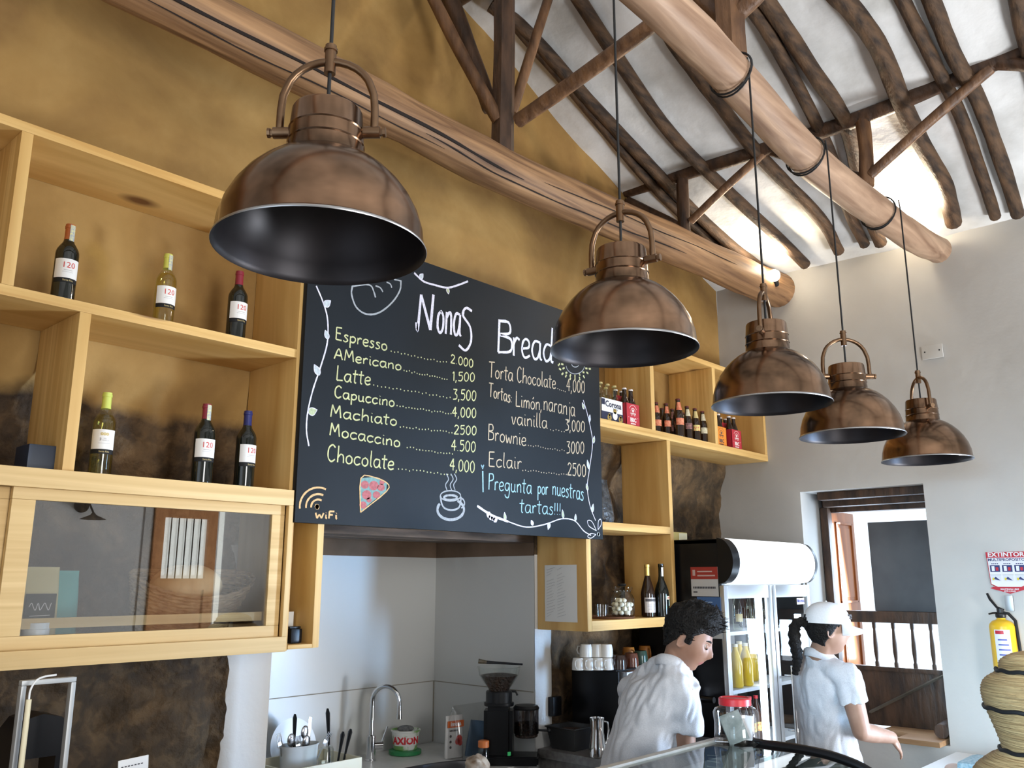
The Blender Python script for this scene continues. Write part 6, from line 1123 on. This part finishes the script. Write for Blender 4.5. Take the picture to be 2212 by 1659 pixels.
def folds(seed, amp, dirv):
    d = Vector(dirv).normalized()
    def f(p):
        q = Vector(p); t = q.dot(d); w = q-d*t
        return amp*(noise.noise(Vector((w.x*14, w.y*14, t*4+seed)))+.45*(abs(noise.noise(Vector((w.x*26+t*7, w.y*26, t*9+seed))))*2-.5)+.6*noise.noise(Vector((q.x*9+5, q.y*9, q.z*16+seed)))*abs(noise.noise(q*5+Vector((seed, 0, 0))))*2)
    return f
# --- the young man bending over the counter
F1 = az(-6); L1 = az(84); fd = (az(-68, -.42)); hm = Head(J(1487, 1384, 3.50), fd, (.16, -.06, 1), 1.0)
N = J(1452, 1446, 3.50); pv = J(1392, 1692, 3.46)
Jm = dict(neck=N, pelvis=pv, shr=J(1476, 1500, 3.375), shl=J(1366, 1492, 3.66), elr=J(1479, 1652, 3.36), ell=J(1392, 1640, 3.80))
Jm['wrr'] = Jm['elr']+Vector((.20, -.05, -.08)); Jm['wrl'] = Jm['ell']+Vector((.21, -.02, -.08)); Jm['hdr'] = Vector((1, -.2, -.2)); Jm['hdl'] = Vector((1, -.2, -.2)); Jm['hbr'] = Jm['hbl'] = Vector((0, 0, 1))
for s, k in (('r', -1), ('l', 1)): Jm['hip'+s] = pv+L1*(.085*k)-Vector((0, 0, .06)); Jm['kn'+s] = Vector((pv.x+.03, pv.y, .50))+L1*(.10*k); Jm['an'+s] = Vector((pv.x-.02, pv.y, .075))+L1*(.11*k)
Jm['toe'] = F1
man = figure('person', 'person with short black hair in a white polo shirt bending over the coffee counter', Jm, hm, M_skin)
face_parts(hm, man, 1.55)
def hair_in(x, y, z):
    line = .050 if y > .055 else (.050-.95*(.055-y) if y > .018 else (.015-.30*(.018-y) if y > -.02 else -.002-1.1*(-.02-y)))
    if y < -.04: line = max(line, -.075)
    if .000 < y < .022 and abs(x) > .05: line = -.018
    return (z-line)/.012
mb = shell(hm, hair_in, lambda x, y, z: .010+.026*smooth(.01, .075, z)+.010*smooth(.0, .07, y)*smooth(.03, .07, z), .010, 3)
for i in range(1500):
    th, ph = rnd.uniform(-PI, PI), rnd.uniform(-.5, 1.5); x, y, z = hm.surf(th, ph)
    if hair_in(x, y, z) < .9: continue
    g = .004+.020*smooth(.01, .075, z)+.010*smooth(0, .07, y)*smooth(.03, .07, z); a = hm.P(*hm.surf(th, ph, g)); nrm = (a-hm.c).normalized(); tg_ = (hm.f*.8+hm.u*.2+Vector((rnd.uniform(-.6, .6), rnd.uniform(-.6, .6), rnd.uniform(-.5, .4)))); L = rnd.uniform(.012, .022)
    mb.tube([a, a+nrm*L*.6+tg_*L*.25, a+nrm*L*.85+tg_*L*.75], [.0022, .0016, .0004], 4)
mb.build('hair', M_hair, man, smooth=80)
sm = MB(); ax = (pv-N).normalized(); hem = pv+Vector((-.02, .01, .03)); R_ = []
for t, a, f, off in ((-.06, .066, .064, .006), (0.02, .078, .072, .0), (.06, .115, .085, -.01), (.14, .160, .108, -.018), (.28, .158, .122, -.025), (.45, .150, .125, -.028), (.65, .155, .128, -.03), (.85, .165, .135, -.028), (1.0, .170, .138, -.02)): c = N.lerp(hem, t)+F1*off; R_.append((c, L1*a, F1*f))
loft(sm, R_)
for s in ('r', 'l'):
    a, e = Jm['sh'+s], Jm['el'+s]; sleeve(sm, a, a.lerp(e, .52), .062, .067); limb(sm, [N.lerp(a, .2)+Vector((0, 0, .008)), a], [.070, .060])
solid(sm, .0075, 5, 'polo_shirt', M_shirt, man, fold=folds(2, .017, ax))
co = MB(); cpts = []
for q in range(33):
    a = 2*PI*q/32; co_c = N.lerp(hm.P(0, -.02, -.075), .26); cpts.append(co_c+L1*(.064*math.cos(a))+F1*(.064*math.sin(a))+Vector((0, 0, -.030*math.sin(a)+.002)))
co.tube(cpts, .010, 8, squash=2.2, cap=False); co.build('collar', M_shirt, man, smooth=70)
# --- the woman in the cap reaching towards the window sill
F2 = az(-28); L2 = az(62); hw = Head(J(1789, 1359, 4.0), az(-49, -.03), (.02, 0, 1), .97, 1)
N = J(1766, 1430, 4.03); pv = J(1800, 1692, 4.06)
Jw = dict(neck=N, pelvis=pv, shr=J(1831, 1466, 3.89), shl=J(1741, 1462, 4.16), elr=J(1861, 1580, 3.84), wrr=J(1926, 1593, 3.97), ell=J(1772, 1590, 4.28))
Jw['wrl'] = Jw['ell']+Vector((.03, .02, -.23)); Jw['hdr'] = J(1962, 1640, 4.04)-J(1926, 1593, 3.97); Jw['hdl'] = Vector((.1, 0, -1)); Jw['hbr'] = UPV*.8+RGT*.5-FWD*.5; Jw['hbl'] = Vector((.3, 1, 0)); Jw['curlr'] = .22
for s, k in (('r', -1), ('l', 1)): Jw['hip'+s] = pv+L2*(.085*k)-Vector((0, 0, .06)); Jw['kn'+s] = Vector((pv.x+.02, pv.y, .48))+L2*(.09*k); Jw['an'+s] = Vector((pv.x, pv.y, .075))+L2*(.10*k)
Jw['toe'] = F2
wo = figure('person', 'person in a white cap and polo shirt with a black ponytail reaching toward the window', Jw, hw, M_skin2)
face_parts(hw, wo, .2)
def whair(x, y, z):
    if z > .06: return 0
    line = .034-1.15*(.050-y)*1 if y > .02 else -.002-1.0*max(0, .02-y)
    if y < -.03: line = -.085
    if -.03 <= y <= .02: line = .012-1.4*(.02-y) if abs(x) > .03 else 9
    return (z-line)/.010 if y < .055 else 0
hm2 = shell(hw, whair, lambda x, y, z: .010, .004, 8)
hm2.build('hair', M_hair, wo, smooth=80)
pt = [hw.P(0, -.100, .020), hw.P(.0, -.135, .028), hw.P(0, -.158, .0), hw.P(.0, -.160, -.06), hw.P(0, -.152, -.12), hw.P(0, -.154, -.155), hw.P(0, -.160, -.185), hw.P(0, -.168, -.215)]
P = catmull(pt, 7); m = len(P); tb = MB().tube(P, [(.018+.010*math.sin(min(1, i/m*2.2)*PI/2))*(1-.55*max(0, i/m-.45)/.55)*(1+.12*math.sin(i*1.5)) if i < m-1 else .004 for i in range(m)], 14)
tb.v = [tuple(Vector(v)+Vector((1, 1, 1))*.003*noise.noise(Vector(v)*70)) for v in tb.v]; tb.build('ponytail', M_hair, wo, smooth=70)
# cap: crown panels, sweatband and curved brim
def capin(x, y, z): return (z-(.036+.10*y*.18))/.004
mb = MB(); nu, nv = 60, 22
for j in range(nv+1):
    for i in range(nu):
        a = 2*PI*i/nu; t = j/nv; ph = t*PI/2; base = .030-.010*math.cos(a)*0
        seam = 1-.012*max(0, math.cos(6*a))**24
        x, y, z = .0865*math.sin(a)*math.cos(ph)**.80, .1095*math.cos(a)*math.cos(ph)**.80-.004, .026+.100*math.sin(ph)**.92
        mb.v.append(tuple(hw.P(x*seam, y*seam, z-.16*(y)*.10)))
for j in range(nv):
    for i in range(nu):
        if j < 5 and abs(i/nu-.5) < .055-.008*j: continue
        mb.f.append((j*nu+i, j*nu+(i+1) % nu, (j+1)*nu+(i+1) % nu, (j+1)*nu+i)); mb.m.append(0)
cap = mb.build('cap', M_capw, wo, smooth=60)
br = MB(); nb = 16
for j in range(9):
    for i in range(nb+1):
        a = -1.15+2.3*i/nb; t = j/8; r = .085*math.sin(a); yb = .1085*math.cos(a)-.004; L = .072*math.cos(a*.95)**.6 if abs(a) < 1.14 else 0
        for_dn = -.006*t-.046*(math.sin(a)**2)*t-.012*t; br.v.append(tuple(hw.P(r*(1+.05*t), yb+L*t, .026+.002-.0175*yb/.1+for_dn+.010)))
n1 = nb+1
for j in range(8):
    for i in range(nb): br.f.append((j*n1+i, j*n1+i+1, (j+1)*n1+i+1, (j+1)*n1+i)); br.m.append(0)
b = br.build('cap_brim', M_capw, cap, smooth=60); sf = b.modifiers.new('thickness', 'SOLIDIFY'); sf.thickness = .004
MB().ball(hw.P(0, -.004, .1265), .006, 10).build('cap_button', M_capw, cap, smooth=80)
lg = MB(); lg.tube([hw.P(-.052, .083, .066), hw.P(-.040, .096, .070), hw.P(-.028, .102, .060)], .004, 6).tube([hw.P(-.050, .088, .054), hw.P(-.034, .101, .052)], .003, 6); lg.build('emblem', M_txk, cap)
sm = MB(); hem = pv+Vector((0, 0, .0)); R_ = []
for t, a, f, off in ((-.06, .060, .060, .006), (0.02, .068, .064, 0), (.06, .10, .078, -.004), (.14, .142, .095, -.008), (.28, .158, .122, .006), (.42, .150, .130, .012), (.60, .142, .118, .0), (.80, .158, .135, .004), (.94, .168, .145, .006), (1.02, .172, .150, .004)): R_.append((N.lerp(hem, t)+F2*off, L2*a, F2*f))
loft(sm, R_)
for s in ('r', 'l'):
    a, e = Jw['sh'+s], Jw['el'+s]; sleeve(sm, a, a.lerp(e, .47), .060, .064); limb(sm, [N.lerp(a, .2)+Vector((0, 0, .006)), a], [.064, .057])
solid(sm, .0075, 5, 'polo_shirt', M_shirt, wo, fold=folds(7, .014, (pv-N)))
co = MB(); cc = N.lerp(hw.P(0, -.02, -.08), .28); co.tube([cc+L2*(.062*math.cos(a))+F2*(.064*math.sin(a))+Vector((0, 0, -.022*math.sin(a)+.008)) for a in [2*PI*q/32 for q in range(33)]], .009, 8, squash=2.2, cap=False); co.build('collar', M_shirt, wo, smooth=70)
